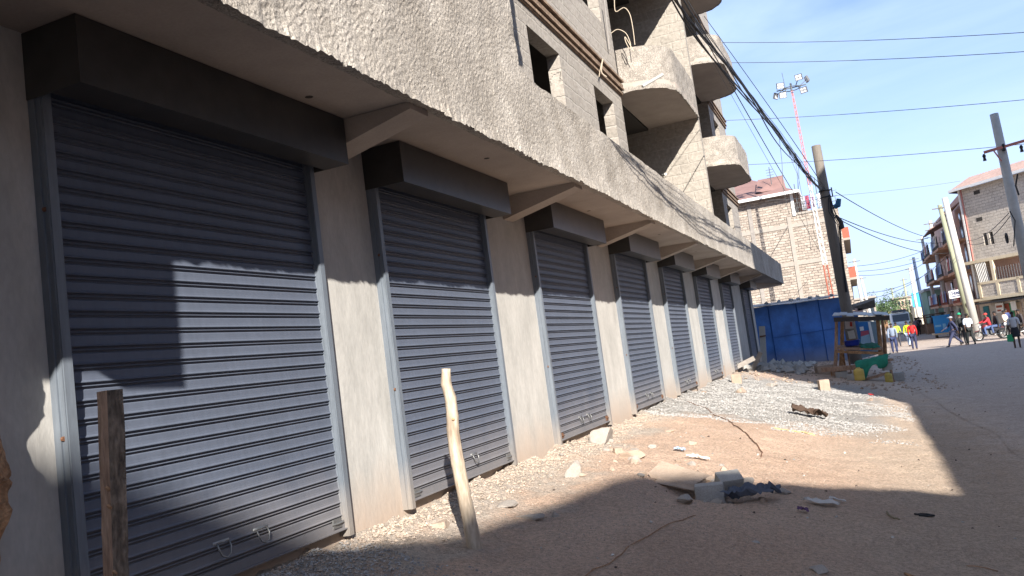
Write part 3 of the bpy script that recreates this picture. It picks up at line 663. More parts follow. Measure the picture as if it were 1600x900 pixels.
for o, x, y, s, c in sorted(CHIPS, key=lambda q: -q[3]):
    rx_, ry_, nm = min(REFS, key=lambda q: (q[0]-x)**2+(q[1]-y)**2); dx, dy = x-rx_, y-ry_
    rel = ('right of' if dx > 0 else 'left of') if abs(dx) > abs(dy) else ('beyond' if dy > 0 else 'in front of')
    sz = 'large' if s > 1.55 else 'medium' if s > 1.1 else 'small' if s > .75 else 'tiny'
    l = '%s %s stone chip lying %s %s' % (sz, c, rel, nm); n = seen[l] = seen.get(l, 0)+1
    tag(o, l if n == 1 else l+(', the lesser one' if n == 2 else ', least of them' if n == 3 else ', last of them'), 'stone', 'rubble chips round the pit')
def blockthing(px, py, Y, hx, hy, hz, rz, label, mt=M_BLOCK, dz=0., rx=0., name='concrete_block', ry=0.):
    p = at(px, py, Y); g = MB(); z = terr(p.x, Y)
    c = Vector((p.x, Y, z+hz*.85+dz)); n = 5
    # block with worn edges: a subdivided box pushed slightly by noise
    M = Matrix.Rotation(rz, 3, 'Z') @ Matrix.Rotation(rx, 3, 'X') @ Matrix.Rotation(ry, 3, 'Y'); sd = rnd.uniform(0, 99)
    def P(u, v, w):
        q = Vector((u, v, w)); e = sorted([abs(u), abs(v), abs(w)]); k = 1-.05*sm(.75, 1, e[1])-.02*nz(u+sd, v, w, 3)
        return c+M @ Vector((u*hx, v*hy, w*hz))*k
    for ax in range(3):
        for s in (-1, 1):
            b0 = len(g.v)
            for i in range(n+1):
                for j in range(n+1):
                    a, b = -1+2*i/n, -1+2*j/n; uvw = [0, 0, 0]; uvw[ax] = s; uvw[(ax+1) % 3] = a; uvw[(ax+2) % 3] = b; g.v.append(P(*uvw))
            for i in range(n):
                for j in range(n):
                    q = (b0+i*(n+1)+j, b0+(i+1)*(n+1)+j, b0+(i+1)*(n+1)+j+1, b0+i*(n+1)+j+1); g.f.append(q if s > 0 else q[::-1]); g.mi.append(0)
    return tag(g.build(name, mt), label, 'block')
blockthing(1108, 762, 8.72, .15, .10, .10, .15, 'grey concrete block lying in the pit beside the blue cloth', dz=.05)
blockthing(1140, 760, 8.95, .13, .09, .09, .5, 'second grey block tipped over behind the blue rag', rx=.5, dz=.05)
p = at(1062, 752, 9.0); g = MB(); zz = terr(p.x, 9.25)
for k_, (dx, dy, dz, a_, rx_, ry_, l_) in enumerate(((0, 0, .06, -.35, .30, .30, .25), (.03, -.05, .01, -.2, .34, .26, .22), (-.12, .03, .035, -.5, .26, .32, .13))): g.obox((p.x+dx, 9.0+dy, zz+dz), l_, .13, .014, a_, rx_, ry_, jit=.25)
tag(g.build('stone_slab', M_ROCKD), 'layered brown stone slab tilted over the near edge of the pit', 'slab')
blockthing(1288, 608, 22.9, .13, .12, .15, .3, 'pale cut stone standing alone between the gravel and the stall', M_ROCKD, name='cut_stone')
blockthing(1152, 600, 22.6, .13, .12, .14, .1, 'cream cut stone at the foot of the seventh shutter', M_ROCKD, name='cut_stone')
blockthing(1127, 600, 24.3, .15, .13, .2, -.1, 'brownish cut stone against the wall under the seventh shutter', M_ROCKD, name='cut_stone')
blockthing(1316, 592, 28.2, .19, .13, .11, .1, 'dark concrete block under the left end of the stall bench', M_BLOCK)
blockthing(1334, 594, 27.6, .17, .12, .1, -.2, 'paler concrete block beside the taller yellow jerrycan', M_BLOCK)
blockthing(1401, 589, 28.6, .2, .14, .14, .25, 'concrete block at the right end of the stall bench', M_BLOCK)
blockthing(1290, 585, 29.5, .3, .2, .16, .3, 'wide weathered stone left of the stall bench', M_ROCKD, name='cut_stone')
# thin slabs tipped against the far wall corner
for i, (px, py, Y, l, ang, lab) in enumerate(((1158, 590, 27.2, .75, -.45, 'dark concrete slab leaning low across the rubble at the end of the shop wall'), (1183, 585, 28.5, .6, -1.0, 'steeper grey slab propped against the last pillar'))):
    p = at(px, py, Y); g = MB(); g.obox((p.x, Y, terr(p.x, Y)+.22), l*.7, .3, .07, .1, 0, ang if i else -.35); tag(g.build('concrete_slab', M_DARKCON), lab, 'slab')

# gravel and grit: nobody could count it
def scatter(name, n, fn, smin, smax, mt, label=None):
    g = MB(); q = random.Random(len(name)*13+n)
    for _ in range(n):
        r_ = fn(q)
        if r_ is None: continue
        x, y, k = r_; s = q.uniform(smin, smax)*k; z = terr(x, y)+s*.25; a = q.uniform(0, 6.3); c_, s_ = math.cos(a)*s, math.sin(a)*s
        h = q.uniform(.35, .8)*s; w = q.uniform(.5, 1)
        o = len(g.v)
        g.v += [Vector((x+c_, y+s_, z+q.uniform(-.2, .2)*s)), Vector((x-s_*w, y+c_*w, z+q.uniform(-.2, .2)*s)), Vector((x-c_*q.uniform(.6, 1), y-s_, z)), Vector((x+s_*w, y-c_*w*q.uniform(.6, 1), z)),
                Vector((x+q.uniform(-.3, .3)*s, y+q.uniform(-.3, .3)*s, z+h)), Vector((x, y, z-h))]
        g.f += [(o, o+1, o+4), (o+1, o+2, o+4), (o+2, o+3, o+4), (o+3, o, o+4), (o+1, o, o+5), (o+2, o+1, o+5), (o+3, o+2, o+5), (o, o+3, o+5)]
    g.mi = [0]*len(g.f); o = g.build(name, mt); o['kind'] = 'stuff'
    if label: o['label'] = label
    return o
M_GRAV = mat('crushed_grey_gravel', (.33, .315, .295), .9, var=.45, vs=40, c2=(.52, .50, .475))
M_GRIT = mat('mixed_grit', (.36, .28, .215), .9, var=.2, vs=18, c2=(.52, .43, .35))
def fg(q):
    y = 13.6+10.5*q.random()**1.1; x = q.uniform(-3.65, .7)
    if nz(x, y, 20, .8)*1.6+(.5-x)*.35-abs(y-17.5)*.10 < -.05+q.uniform(-.3, .3): return None
    if y < 15.2 and x < -1.5 and nz(x, y, 0, 1) < .1: return None
    return x, y, 1
scatter('gravel', 27000, fg, .007, .026, M_GRAV)
def fw(q):
    y = 3.0+11*q.random(); x = -3.68+abs(q.gauss(0, .22)); return (x, y, 1)
scatter('wall_foot_gravel', 5200, fw, .004, .022, M_GRIT)
def fs(q):
    y = 3.7+1.5*q.random(); x = -3.66+abs(q.gauss(0, .42)); return (x, y, 1)
scatter('pale_gravel', 2400, fs, .006, .016, M_GRAV)
def fd(q):
    y = 3.5+14*q.random()**1.2; x = q.uniform(-3.6, 3.5)
    if nz(x, y, 40, 1.1) < q.uniform(-.75, .45): return None
    return x, y, (1.0 if x < -.5 else .6)
scatter('grit', 26000, fd, .003, .011, M_GRIT)
def fl(q):
    y = 4+26*q.random()**1.3; x = q.uniform(-3.4, 5.5)
    return (x, y, 1) if nz(x, y, 60, .7) > q.uniform(-.5, .6) else None
scatter('litter_specks', 420, fl, .010, .026, mat('pale_litter', (.42, .40, .36), .8, var=.5, vs=9, c2=(.66, .63, .58)))
scatter('dark_specks', 520, fl, .008, .024, mat('dark_litter', (.07, .05, .04), .9, var=.4, vs=9))
def ff(q): return (q.uniform(-6, 2), q.uniform(24, 44), 1)
scatter('far_rubble', 1500, ff, .02, .07, M_ROCKD)
def fh(q):
    x, y = q.uniform(-5.2, -1.9), q.uniform(28, 38)
    return x, y, 1+1.5*q.random()
scatter('rubble_heap', 420, fh, .06, .14, M_BLOCK)

# litter and scraps
def scrap(name, px, py, Y, w, h, mt, label, cat, lift=.02, fold=.04, n=9, rz=0., seed=0):
    p = at(px, py, Y); g = MB(); vs = []
    for j in range(n+1):
        for i in range(n+1):
            u, v = -1+2*i/n, -1+2*j/n; e = 1+.35*nz(u+seed, v, 3, 1.7)
            x = p.x+(u*w*math.cos(rz)-v*h*math.sin(rz))*e/2; y = Y+(u*w*math.sin(rz)+v*h*math.cos(rz))*e/2
            vs.append((x, y, terr(x, y)+lift+fold*(.9+nz(u+seed, v, 0, 2.3)+.6*nz(u+seed, v, 5, 5))*.8))
    g.add(vs, [(j*(n+1)+i, j*(n+1)+i+1, (j+1)*(n+1)+i+1, (j+1)*(n+1)+i) for j in range(n) for i in range(n)])
    o = g.build(name, mt); s_ = o.modifiers.new('thick', 'SOLIDIFY'); s_.thickness = .004
    return tag(o, label, cat)
scrap('cloth_rag', 1172, 776, 8.62, .52, .26, rgb('blue_grey_rag', (.085, .10, .135)), 'crumpled blue grey rag in the pit of rubble', 'rag', fold=.11, n=16, seed=3, lift=.04)
scrap('brown_rag', 1268, 652, 16.2, .62, .34, rgb('dark_brown_rag', (.06, .035, .022)), 'dark brown curled rag on the gravel', 'rag', fold=.14, n=12, seed=8)
scrap('plastic_bag', 1283, 779, 8.6, .30, .10, rgb('white_plastic', (.48, .46, .43), .5), 'dirty white plastic bag flattened right of the blue rag', 'bag', fold=.03, seed=5)
scrap('plastic_bag', 1308, 771, 8.85, .14, .06, rgb('white_plastic', (.48, .46, .43), .5), 'small white plastic scrap beyond the flattened bag', 'bag', fold=.02, seed=9)
scrap('purple_wrapper', 1253, 785, 8.3, .09, .06, rgb('purple_wrapper', (.10, .05, .12)), 'little purple wrapper between the rag and the white bag', 'wrapper', fold=.03, seed=12)
scrap('paper_scrap', 1065, 716, 10.6, .12, .09, rgb('bluish_paper', (.30, .42, .60)), 'small blue and white paper scrap on the dirt bank above the pit', 'paper', fold=.03, seed=14)
scrap('paper_scrap', 1092, 722, 10.3, .26, .07, rgb('white_paper', (.66, .64, .60)), 'long white paper strip on the dirt bank above the pit', 'paper', fold=.03, seed=15)
scrap('red_wrapper', 1362, 620, 22.2, .12, .10, rgb('red_wrapper', (.45, .03, .03)), 'tiny red wrapper lying where the shade meets the gravel', 'wrapper', fold=.03, seed=17)
scrap('straw_bundle', 1240, 674, 13.8, .5, .12, rgb('dry_yellow_straw', (.55, .42, .18)), 'yellow straw lying at the near edge of the gravel', 'straw', lift=.0, fold=.02, seed=18)
def ground_line(name, pts, r, mt, label, cat, n=5):
    g = MB(); P = []
    for (ax, ay), (bx, by) in zip(pts, pts[1:]):
        k = max(2, int(math.hypot(bx-ax, by-ay)/.12))
        for i in range(k):
            x, y = ax+(bx-ax)*i/k, ay+(by-ay)*i/k; x += .02*nz(x, y, 1, 3); P.append((x, y, terr(x, y)+r*.8+.006))
    P.append((pts[-1][0], pts[-1][1], terr(*pts[-1])+r)); g.tube(P, r, n); return tag(g.build(name, mt), label, cat)
ground_line('ground_wire', [(-3.3, 16.4), (-2.87, 15.8), (-2.2, 14.2), (-1.75, 12.6), (-1.4, 11.4), (-1.38, 11.0)], .007, M_RUST, 'thin brown wire snaking down the reddish dirt bank', 'wire')
ground_line('ground_stick', [(-1.60, 7.6), (-1.75, 6.9), (-1.85, 6.2), (-1.93, 5.4)], .004, M_BARK, 'thin dark twig line on the shaded dirt at the bottom of the picture', 'twig')
ground_line('rubber_curl', [(-.02, 8.75), (.0, 8.6), (.01, 8.5), (.07, 8.46)], .008, rgb('yellow_strap', (.20, .17, .10)), 'short curled yellowish strap on the shaded dirt', 'strap')
ground_line('rubber_strip', [(.22, 8.8), (.27, 8.95), (.38, 9.0), (.33, 8.86), (.25, 8.75)], .010, M_TYRE, 'black curled rubber strip on the shaded dirt', 'strip')
ground_line('dry_twig', [(.02, 6.75), (.14, 6.65), (.24, 6.6)], .010, M_BARK, 'short dry twig on bare ground at the bottom right', 'twig')
ground_line('dry_twig', [(.48, 7.3), (.6, 7.28), (.68, 7.3)], .004, M_BARK, 'straight thin twig right of the curled rubber strip', 'twig')

# ------------------------------------------------------------------ poles and cables
def catenary(a, b, sag, n=24):
    a, b = Vector(a), Vector(b); return [a.lerp(b, i/n)-Vector((0, 0, sag*4*(i/n)*(1-i/n))) for i in range(n+1)]
def cable(a, b, sag, r, label, mt=M_CABLEG, name='overhead_cable', group=None, n=24):
    g = MB(); g.tube(catenary(a, b, sag, n), r, 5); return tag(g.build(name, mt), label, 'cable', group)
big = thing('utility_pole', 'thick bare wooden utility pole rising behind the market stall', 'pole', (-.32, 37, .3))
g = MB(); g.tube([(-.28, 37, .1), (-.33, 37, 3), (-.38, 37, 6), (-.435, 37, 9.68)], [.235, .225, .205, .185], 16); g.build('pole_shaft', M_POLEW, big, smooth=True)
g = MB()
for z in (7.72, 7.45): g.torus((-.40, 37, z), .215, .022, 'z', 18, 6)
g.bar((-.62, 36.8, 7.72), (-.1, 36.9, 7.72), .04, .04); g.bar((-.12, 36.85, 7.8), (-.12, 36.85, 7.4), .03, .05); g.build('clamp', M_CABLE, big)
g = MB(); g.tube([(-.12, 36.75, 6.95), (.02, 36.72, 7.0), (.10, 36.7, 7.25)], [.10, .12, .09], 10); g.bar((-.25, 36.78, 6.9), (-.05, 36.76, 6.98), .05, .05); g.build('splice_box', rgb('blue_splice_box', (.02, .10, .20)), big)
g = MB()
for k in range(5):
    x0 = -.30+.1*rnd.random(); g.tube([(x0, 36.78, 7.5), (x0+.1*rnd.uniform(-1, 1), 36.75, 6.8), (x0+.12+.1*rnd.random(), 36.74, 6.2), (x0+.1, 36.76, 5.2), (x0+.02, 36.75, 3.4)], .018, 5)
g.tube([(-.12, 36.7, 6.6), (.02, 36.7, 6.3), (.04, 36.7, 6.05), (-.06, 36.72, 6.0)], [.05, .09, .09, .04], 8); g.build('drop_cable', M_CABLE, big)
# thick bundle that sags along the front of the shop building
BP = [(-.50, 37, 7.78), (-.72, 29, 7.12), (-.88, 22.8, 6.82), (-1.06, 17.2, 6.56), (-1.20, 13.6, 6.43), (-1.37, 10.3, 6.42), (-1.38, 8.2, 6.75), (-1.25, 5.5, 7.7), (-1.0, 2, 9.6)]
BS = spline(BP)
for k in range(9):
    ph = k*1.7; amp = .02+.013*k; P = []
    for i, p in enumerate(BS):
        P.append(p+Vector((amp*math.sin(i*.22+ph)*.8, 0, amp*.9*math.cos(i*.17+ph*1.3)-(.09*(k % 3)*math.sin(math.pi*min(1, i/len(BS)))))))
    g = MB(); g.tube(P, .0055+.003*(k % 3), 5); g.build('cable', M_CABLE if k % 3 else M_CABLEG, bn)
g = MB(); g.tube([BS[i]+Vector((.01*math.sin(i), 0, -.01)) for i in range(1, 30)], [.034-.0007*i for i in range(1, 30)], 7); g.build('cable', M_CABLE, bn, label='thickest twisted core of the bundle')
for i, d_, dx in ((8, 1.4, -.1), (10, 2.2, .1), (13, 1.6, -.2), (15, 2.6, .05), (18, 1.2, .15), (20, 1.9, -.1), (6, 2.4, -.25), (12, .9, .2)):
    p = BS[i]; g = MB(); g.tube([p, p+Vector((dx*.4, .1, -d_*.35)), p+Vector((dx, -.1, -d_*.7)), p+Vector((dx*.7, .05, -d_))], .005, 4); g.build('loose_end', M_CABLEG, bn)
cable(at(1062, -10, 12), at(1250, 316, 60), .15, [.009+.0006*i for i in range(25)], 'straight dark cable from the shop building down to the stone block with the red roof', M_CABLE)
cable(at(1100, 25, 16), at(1290, 296, 37), -.1, [.006+.0004*i for i in range(25)], 'thin taut cable just above the heavy bundle', M_CABLE)
cable(at(1105, 80, 24), at(1285, 400, 60), .1, [.005+.0004*i for i in range(25)], 'faint thin wire between the heavy bundle and the straight dark cable')
for pa, Ya, pb, Yb, sg, lab in (((1090, 66), 30, (1640, 48), 26, .12, 'topmost thin wire across the open sky'), ((1110, 98), 30, (1640, 78), 26, .1, 'second thin wire from the top of the sky'), ((1110, 189), 34, (1640, 152), 30, .1, 'third thin wire across the middle of the sky'),
                              ((1150, 258), 36, (1640, 221), 33, .1, 'fourth thin wire, above the tip of the wooden pole'), ((1200, 313), 44, (1500, 283), 64, .15, 'lowest long wire reaching the roof of the grey stone flats')):
    cable(at(*pa, Ya), at(*pb, Yb), sg, .010, lab)
for pa, Ya, pb, Yb, sg, lab in (((1302, 336), 37, (1478, 378), 74, .5, 'upper of the two sagging service cables from the wooden pole to the flats'), ((1302, 338), 37, (1510, 388), 74, .9, 'lower of the two sagging service cables from the wooden pole to the flats'),
                              ((1306, 300), 37, (1455, 372), 74, .3, 'thin wire falling from the splice box towards the far poles'),
                              ((1336, 416), 80, (1452, 388), 92, .3, 'first thin cross wire between the far poles'), ((1338, 424), 80, (1470, 395), 92, .4, 'second thin cross wire between the far poles'), ((1336, 430), 80, (1430, 416), 92, .3, 'third thin cross wire between the far poles'),
                              ((1352, 458), 85, (1460, 420), 92, .5, 'lower cross wire that droops towards the distant poles'), ((1360, 466), 90, (1475, 405), 76, .6, 'drooping cross wire over the distant street'), ((1366, 472), 95, (1500, 420), 76, .7, 'lowest drooping cross wire over the distant street'),
                              ((1420, 425), 90, (1500, 360), 74, .3, 'slanting wire beside the blue painted pole'), ((1508, 375), 70, (1576, 333), 34, .35, 'double service wire from the flats to the right hand concrete pole, upper strand'), ((1508, 378), 70, (1578, 338), 34, .55, 'double service wire from the flats to the right hand concrete pole, lower strand')):
    cable(at(*pa, Ya), at(*pb, Yb), sg, .02 if Yb > 60 else .016, lab, M_CABLE)
# right-hand concrete pole with crossarm
cp = thing('utility_pole', 'white topped concrete pole with a crossarm standing before the grey stone flats', 'pole', (5.55, 33, .1))
a = at(1553, 178, 33); b = at(1600, 395, 33); dz = (a.x-b.x)/(a.z-b.z)
g = MB(); g.tube([(b.x-dz*b.z, 33, 0), (a.x, 33, a.z)], [.20, .135], 14); g.build('pole_shaft', M_POLEC, cp, smooth=True)
c0 = at(1536, 240, 33); c1 = at(1622, 215, 33)
g = MB(); g.bar(c0+Vector((0, -.2, 0)), c1+Vector((0, -.2, 0)), .07, .09); g.bar(at(1553, 236, 32.8), at(1565, 252, 32.8), .04, .04); g.build('crossarm', M_PINKRED, cp)
for px, py in ((1538, 246), (1568, 230), (1596, 232)):
    p = at(px, py, 32.8); g = MB(); g.tube([p+Vector((0, 0, .12)), p+Vector((0, 0, .05)), p+Vector((0, 0, -.02)), p+Vector((0, 0, -.12))], [.03, .06, .04, .06], 10); g.build('insulator', M_CABLE, cp)
g = MB(); g.torus(at(1573, 372, 32.75), .16, .03, 'x', 16, 6); g.build('cable_coil', M_CABLE, cp)
g = MB(); g.tube([at(1590, 272, 32.7), at(1587, 290, 32.7), at(1592, 305, 32.7)], .03, 6); g.tube([at(1578, 330, 32.7), at(1586, 345, 32.7), at(1584, 385, 32.7)], .02, 6); g.build('drop_cable', M_CABLE, cp)
# other poles down the street
def pole(pt, pb, Y, r, label, mt, arms=0, zmin=None):
    a, b = at(*pt, Y), at(*pb, Y); k = (a.x-b.x)/(a.z-b.z); z0 = 0
    t = thing('street_pole', label, 'pole', (b.x+k*(z0-b.z), Y, 0)); g = MB(); g.tube([(b.x+k*(z0-b.z), Y, 0), tuple(a)], [r, r*.72], 10); g.build('pole_shaft', mt, t, smooth=True)
    for i in range(arms):
        z = a.z-.25-.55*i; g = MB(); x = a.x-k*(.25+.55*i); g.bar((x-.55, Y-.12, z), (x+.55, Y-.12, z), .07, .07); g.build('crossarm', M_POLEW, t)
M_POLEG = mat('greenish_treated_pole', (.27, .28, .19), .8, var=.12, vs=4, stretch=(1, 1, .15))
pole((1476, 309), (1527, 519), 64, .26, 'thick white concrete pole at the corner of the grey stone flats', M_POLEC, 0)
pole((1468, 320), (1516, 505), 66, .20, 'greenish wooden pole right beside the thick white one', M_POLEG, 1)
pole((1453, 345), (1484, 500), 80, .2, 'slim pale pole with a crossarm before the balconies', M_POLEC, 2)
pole((1440, 370), (1462, 480), 92, .19, 'pale pole further off beside the slim crossarm pole', M_POLEC, 1)
pole((1427, 402), (1446, 498), 110, .22, 'dark blue banded pole near the distant blue tank', rgb('dark_blue_pole', (.03, .05, .10)), 1)
pole((1421, 418), (1436, 500), 125, .22, 'distant pale pole left of the dark blue one', M_POLEC, 1)
pole((1424, 414), (1439, 500), 140, .2, 'second distant pale pole just behind its neighbour', M_POLEC, 0)
pole((1411, 435), (1421, 490), 150, .22, 'very distant thin pole above the pink house', M_POLEG, 1)
pole((1334, 405), (1350, 487), 90, .2, 'pale pole beyond the blue shack roof', M_POLEC, 1)
pole((1328, 424), (1334, 485), 80, .14, 'thin dark pole beyond the blue shack roof', M_CABLE, 1)
pole((1345, 432), (1357, 480), 110, .2, 'smaller pale pole right of the others beyond the shack', M_POLEC, 1)
pole((1393, 450), (1398, 480), 190, .2, 'tiny pole far down the street by the trees', M_POLEG, 1)

# floodlight mast
ms = thing('floodlight_mast', 'tall red and white banded mast carrying floodlights above the stone block', 'mast', (-1.3, 55.4, 0))
A = at(1237, 142, 55.4); B = at(1300, 475, 55.4); seg = [(0, .45, M_PINKRED), (.45, .82, M_WHITE), (.82, 1.25, M_ORANGE)]
for s0, s1, mt in seg:
    g = MB(); p0, p1 = A.lerp(B, s0), A.lerp(B, s1); w0, w1 = .06+.11*s0, .06+.11*s1
    for i in range(3):
        an = i*2.094; q = Vector((math.cos(an), math.sin(an), 0)); g.tube([p0+q*w0, p1+q*w1], .022+.028*s0, 6)
    n = int((s1-s0)*34)
    for j in range(n):
        u0, u1 = s0+(s1-s0)*j/n, s0+(s1-s0)*(j+1)/n; a0, a1 = A.lerp(B, u0), A.lerp(B, u1); ww = .06+.11*u0
        for i in range(3):
            q0 = Vector((math.cos(i*2.094), math.sin(i*2.094), 0)); q1 = Vector((math.cos((i+1)*2.094), math.sin((i+1)*2.094), 0)); g.tube([a0+q0*ww, a1+q1*ww], .013, 4)
    g.build('mast_section', mt, ms)
g = MB(); g.torus(A+Vector((0, 0, .15)), .55, .03, 'z', 16, 5); g.bar(A+Vector((-.9, 0, .2)), A+Vector((.9, 0, .2)), .06, .06); g.tube([A, A+Vector((0, 0, .5))], .06, 8); g.tube([A+Vector((-.35, 0, .2)), A+Vector((-.4, 0, 1.3))], .015, 4); g.build('lamp_ring', M_CABLEG, ms)
for dx, dy, dz, rz, up in ((-.62, -.5, .35, .3, 1), (.55, -.5, .62, -.2, 1), (-.55, -.4, -.25, .2, 0), (.72, -.3, -.2, -.4, 0), (-1.0, 0, -.1, 1.2, 0), (1.0, .1, .55, -1.25, 1)):
    c = A+Vector((dx, dy, dz)); g = MB(); g.obox(c, .22, .06, .19, rz, .35); l = g.build('floodlight', M_CABLEG, ms)
    g = MB()
    for i in range(2):
        for j in range(2): g.obox(c+Matrix.Rotation(rz, 3, 'Z') @ Matrix.Rotation(.35, 3, 'X') @ Vector((-.10+.20*i, -.065, -.085+.17*j)), .085, .008, .07, rz, .35)
    g.build('lamp_lens', M_WHITE, l)
    g = MB(); g.bar(c, A+Vector((dx*.5, dy*.3, .2)), .04, .04); g.build('bracket', M_CABLEG, l)

# ------------------------------------------------------------------ blue shack beyond the shops
sh = thing('blue_shack', 'long blue painted sheet metal shack with a low tin roof beyond the last shutter', 'shack', (-2.5, 40, .6))
Q0, Q1 = Vector((-4.35, 38.2, 0)), Vector((-.55, 40.6, 0)); du = (Q1-Q0).normalized(); nn = Vector((du.y, -du.x, 0))
def sp_(t, z, off=0.): return Q0+du*t+nn*off+Vector((0, 0, z))
LEN = (Q1-Q0).length; panels = [0, .95, 2.3, 3.4, LEN]
for i in range(4):
    t0, t1 = panels[i]+.004, panels[i+1]-.004
    for z0, z1 in ((.35, 1.93), (1.934, 3.35)):
        g = MB(); n = 5; vs = []
        for a in range(n+1):
            for b_ in range(n+1):
                tt, zz = t0+(t1-t0)*a/n, z0+(z1-z0)*b_/n; vs.append(sp_(tt, zz, .012+.012*nz(tt, zz, i, 1.6)))
        g.add(vs, [(a*(n+1)+b_, (a+1)*(n+1)+b_, (a+1)*(n+1)+b_+1, a*(n+1)+b_+1) for a in range(n) for b_ in range(n)]); g.build('wall_panel', M_BLUE, sh)
    g = MB(); g.bar(sp_(t1, .3, .02), sp_(t1, 3.35, .02), .04, .03); g.build('panel_seam', rgb('dark_blue_seam', (.018, .085, .29)), sh)
g = MB(); g.bar(sp_(.9, 1.93, .03), sp_(LEN, 1.98, .03), .02, .022); g.build('panel_seam', rgb('dark_blue_seam', (.018, .085, .29)), sh)
g = MB(); g.prism([tuple(sp_(0, 0, -.02))[:2], tuple(sp_(LEN, 0, -.02))[:2], tuple(sp_(LEN, 0, -4))[:2], tuple(sp_(0, 0, -4))[:2]], .2, 3.2); g.build('rear_wall', M_BLUE, sh)
g = MB(); g.bar(sp_(-.1, .32, .03), sp_(LEN, .32, .03), .12, .12); g.build('foundation_beam', M_DIRTWOOD, sh)
g = MB()
for i in range(5):
    t0 = -.15+i*.95; t1 = t0+1.05; z_ = 3.34+.05*math.sin(i*2.)
    g.add([sp_(t0, z_, .38), sp_(t1, z_+.03, .38), sp_(t1, z_+.25, -4.2), sp_(t0, z_+.22, -4.2), sp_(t0, z_+.03, .38), sp_(t1, z_+.06, .38), sp_(t1, z_+.28, -4.2), sp_(t0, z_+.25, -4.2)],
          [(0, 3, 2, 1), (4, 5, 6, 7), (0, 1, 5, 4), (1, 2, 6, 5), (2, 3, 7, 6), (3, 0, 4, 7)])
g.build('roof', M_TIN, sh)
for i, (t_, o_) in enumerate(((1.0, -.2), (1.55, -.1), (2.05, .05), (2.5, -.1), (3.0, .1), (3.5, -.15), (4.1, 0))):
    g = MB(); p = sp_(t_, 3.5, o_); rock(g, p, .14, .12, .09); tag(g.build('roof_stone', M_BLOCK), ('first', 'second', 'third', 'fourth', 'fifth', 'sixth', 'last')[i]+' stone from the left on the tin roof of the blue shack', 'stone', 'stones on the shack roof')
# annex with a shaggy tarred roof right of the big pole
an = thing('market_kiosk', 'small dark roofed kiosk with posters and a blue panel behind the stall', 'kiosk', (.3, 41, .5))
g = MB(); g.add([at(1340, 478, 40)+Vector((0, 0, 0)), at(1367, 468, 40), at(1367, 468, 42.5)+Vector((.0, 0, .1)), at(1330, 476, 42.5), at(1340, 486, 40), at(1368, 480, 40), at(1367, 477, 42.5), at(1330, 484, 42.5)],
                [(0, 1, 2, 3), (7, 6, 5, 4), (4, 5, 1, 0), (5, 6, 2, 1), (6, 7, 3, 2), (7, 4, 0, 3)]); g.build('roof', mat('ragged_tarred_sheet', (.10, .085, .07), .9, var=.4, vs=8, bump=.8, bs=12), an)
def face_quad(pts, Y, mt, name, parent, th=.05):
    g = MB(); P = [at(x, y, Y) for x, y in pts]; g.extr(P, (0, 0, 0), (0, th, 0)); return g.build(name, mt, parent)
face_quad([(1306, 486), (1340, 486), (1349, 575), (1300, 575)], 40.95, M_BLUE, 'blue_wall', an, .2)
face_quad([(1342, 500), (1372, 503), (1380, 552), (1346, 560)], 38.5, rgb('grey_blue_sheet', (.20, .27, .30)), 'side_wall', an, .2)
face_quad([(1341, 503), (1356, 503), (1362, 548), (1342, 548)], 38.2, rgb('kiosk_blue_panel', (.03, .16, .40)), 'advert_board', an)
face_quad([(1345, 518), (1357, 516), (1361, 540), (1345, 541)], 38.1, rgb('poster_pink', (.45, .10, .14)), 'poster', an, .03)
face_quad([(1345, 526), (1358.5, 522), (1361, 538), (1345, 539)], 38.05, rgb('poster_pale', (.28, .42, .52)), 'poster', an, .03)
face_quad([(1343, 511), (1349, 510), (1350, 516), (1344, 517)], 38.1, M_WHITE, 'poster', an, .03)
face_quad([(1356, 503), (1360, 503), (1369, 546), (1364, 546)], 38.0, M_WHITE, 'door_post', an)
face_quad([(1335, 482), (1348, 482), (1349, 488), (1337, 488)], 40.0, rgb('pink_white_panel', (.60, .40, .34)), 'roof_panel', an)
face_quad([(1364, 486), (1376, 490), (1380, 497), (1368, 495)], 38, M_CABLE, 'awning', an)
gp = thing('metal_gate_panel', 'narrow weathered grey gate panel standing between the last pillar and the blue shack', 'gate', (-3.75, 37, .9))
face_quad([(1185.5, 510), (1195, 509.5), (1199.5, 583), (1190, 584)], 37, M_POLEC, 'panel', gp, .05)
face_quad([(1187, 525), (1196.5, 523.5), (1196.6, 525.5), (1187, 527.5)], 36.95, M_RUST, 'latch', gp, .04)

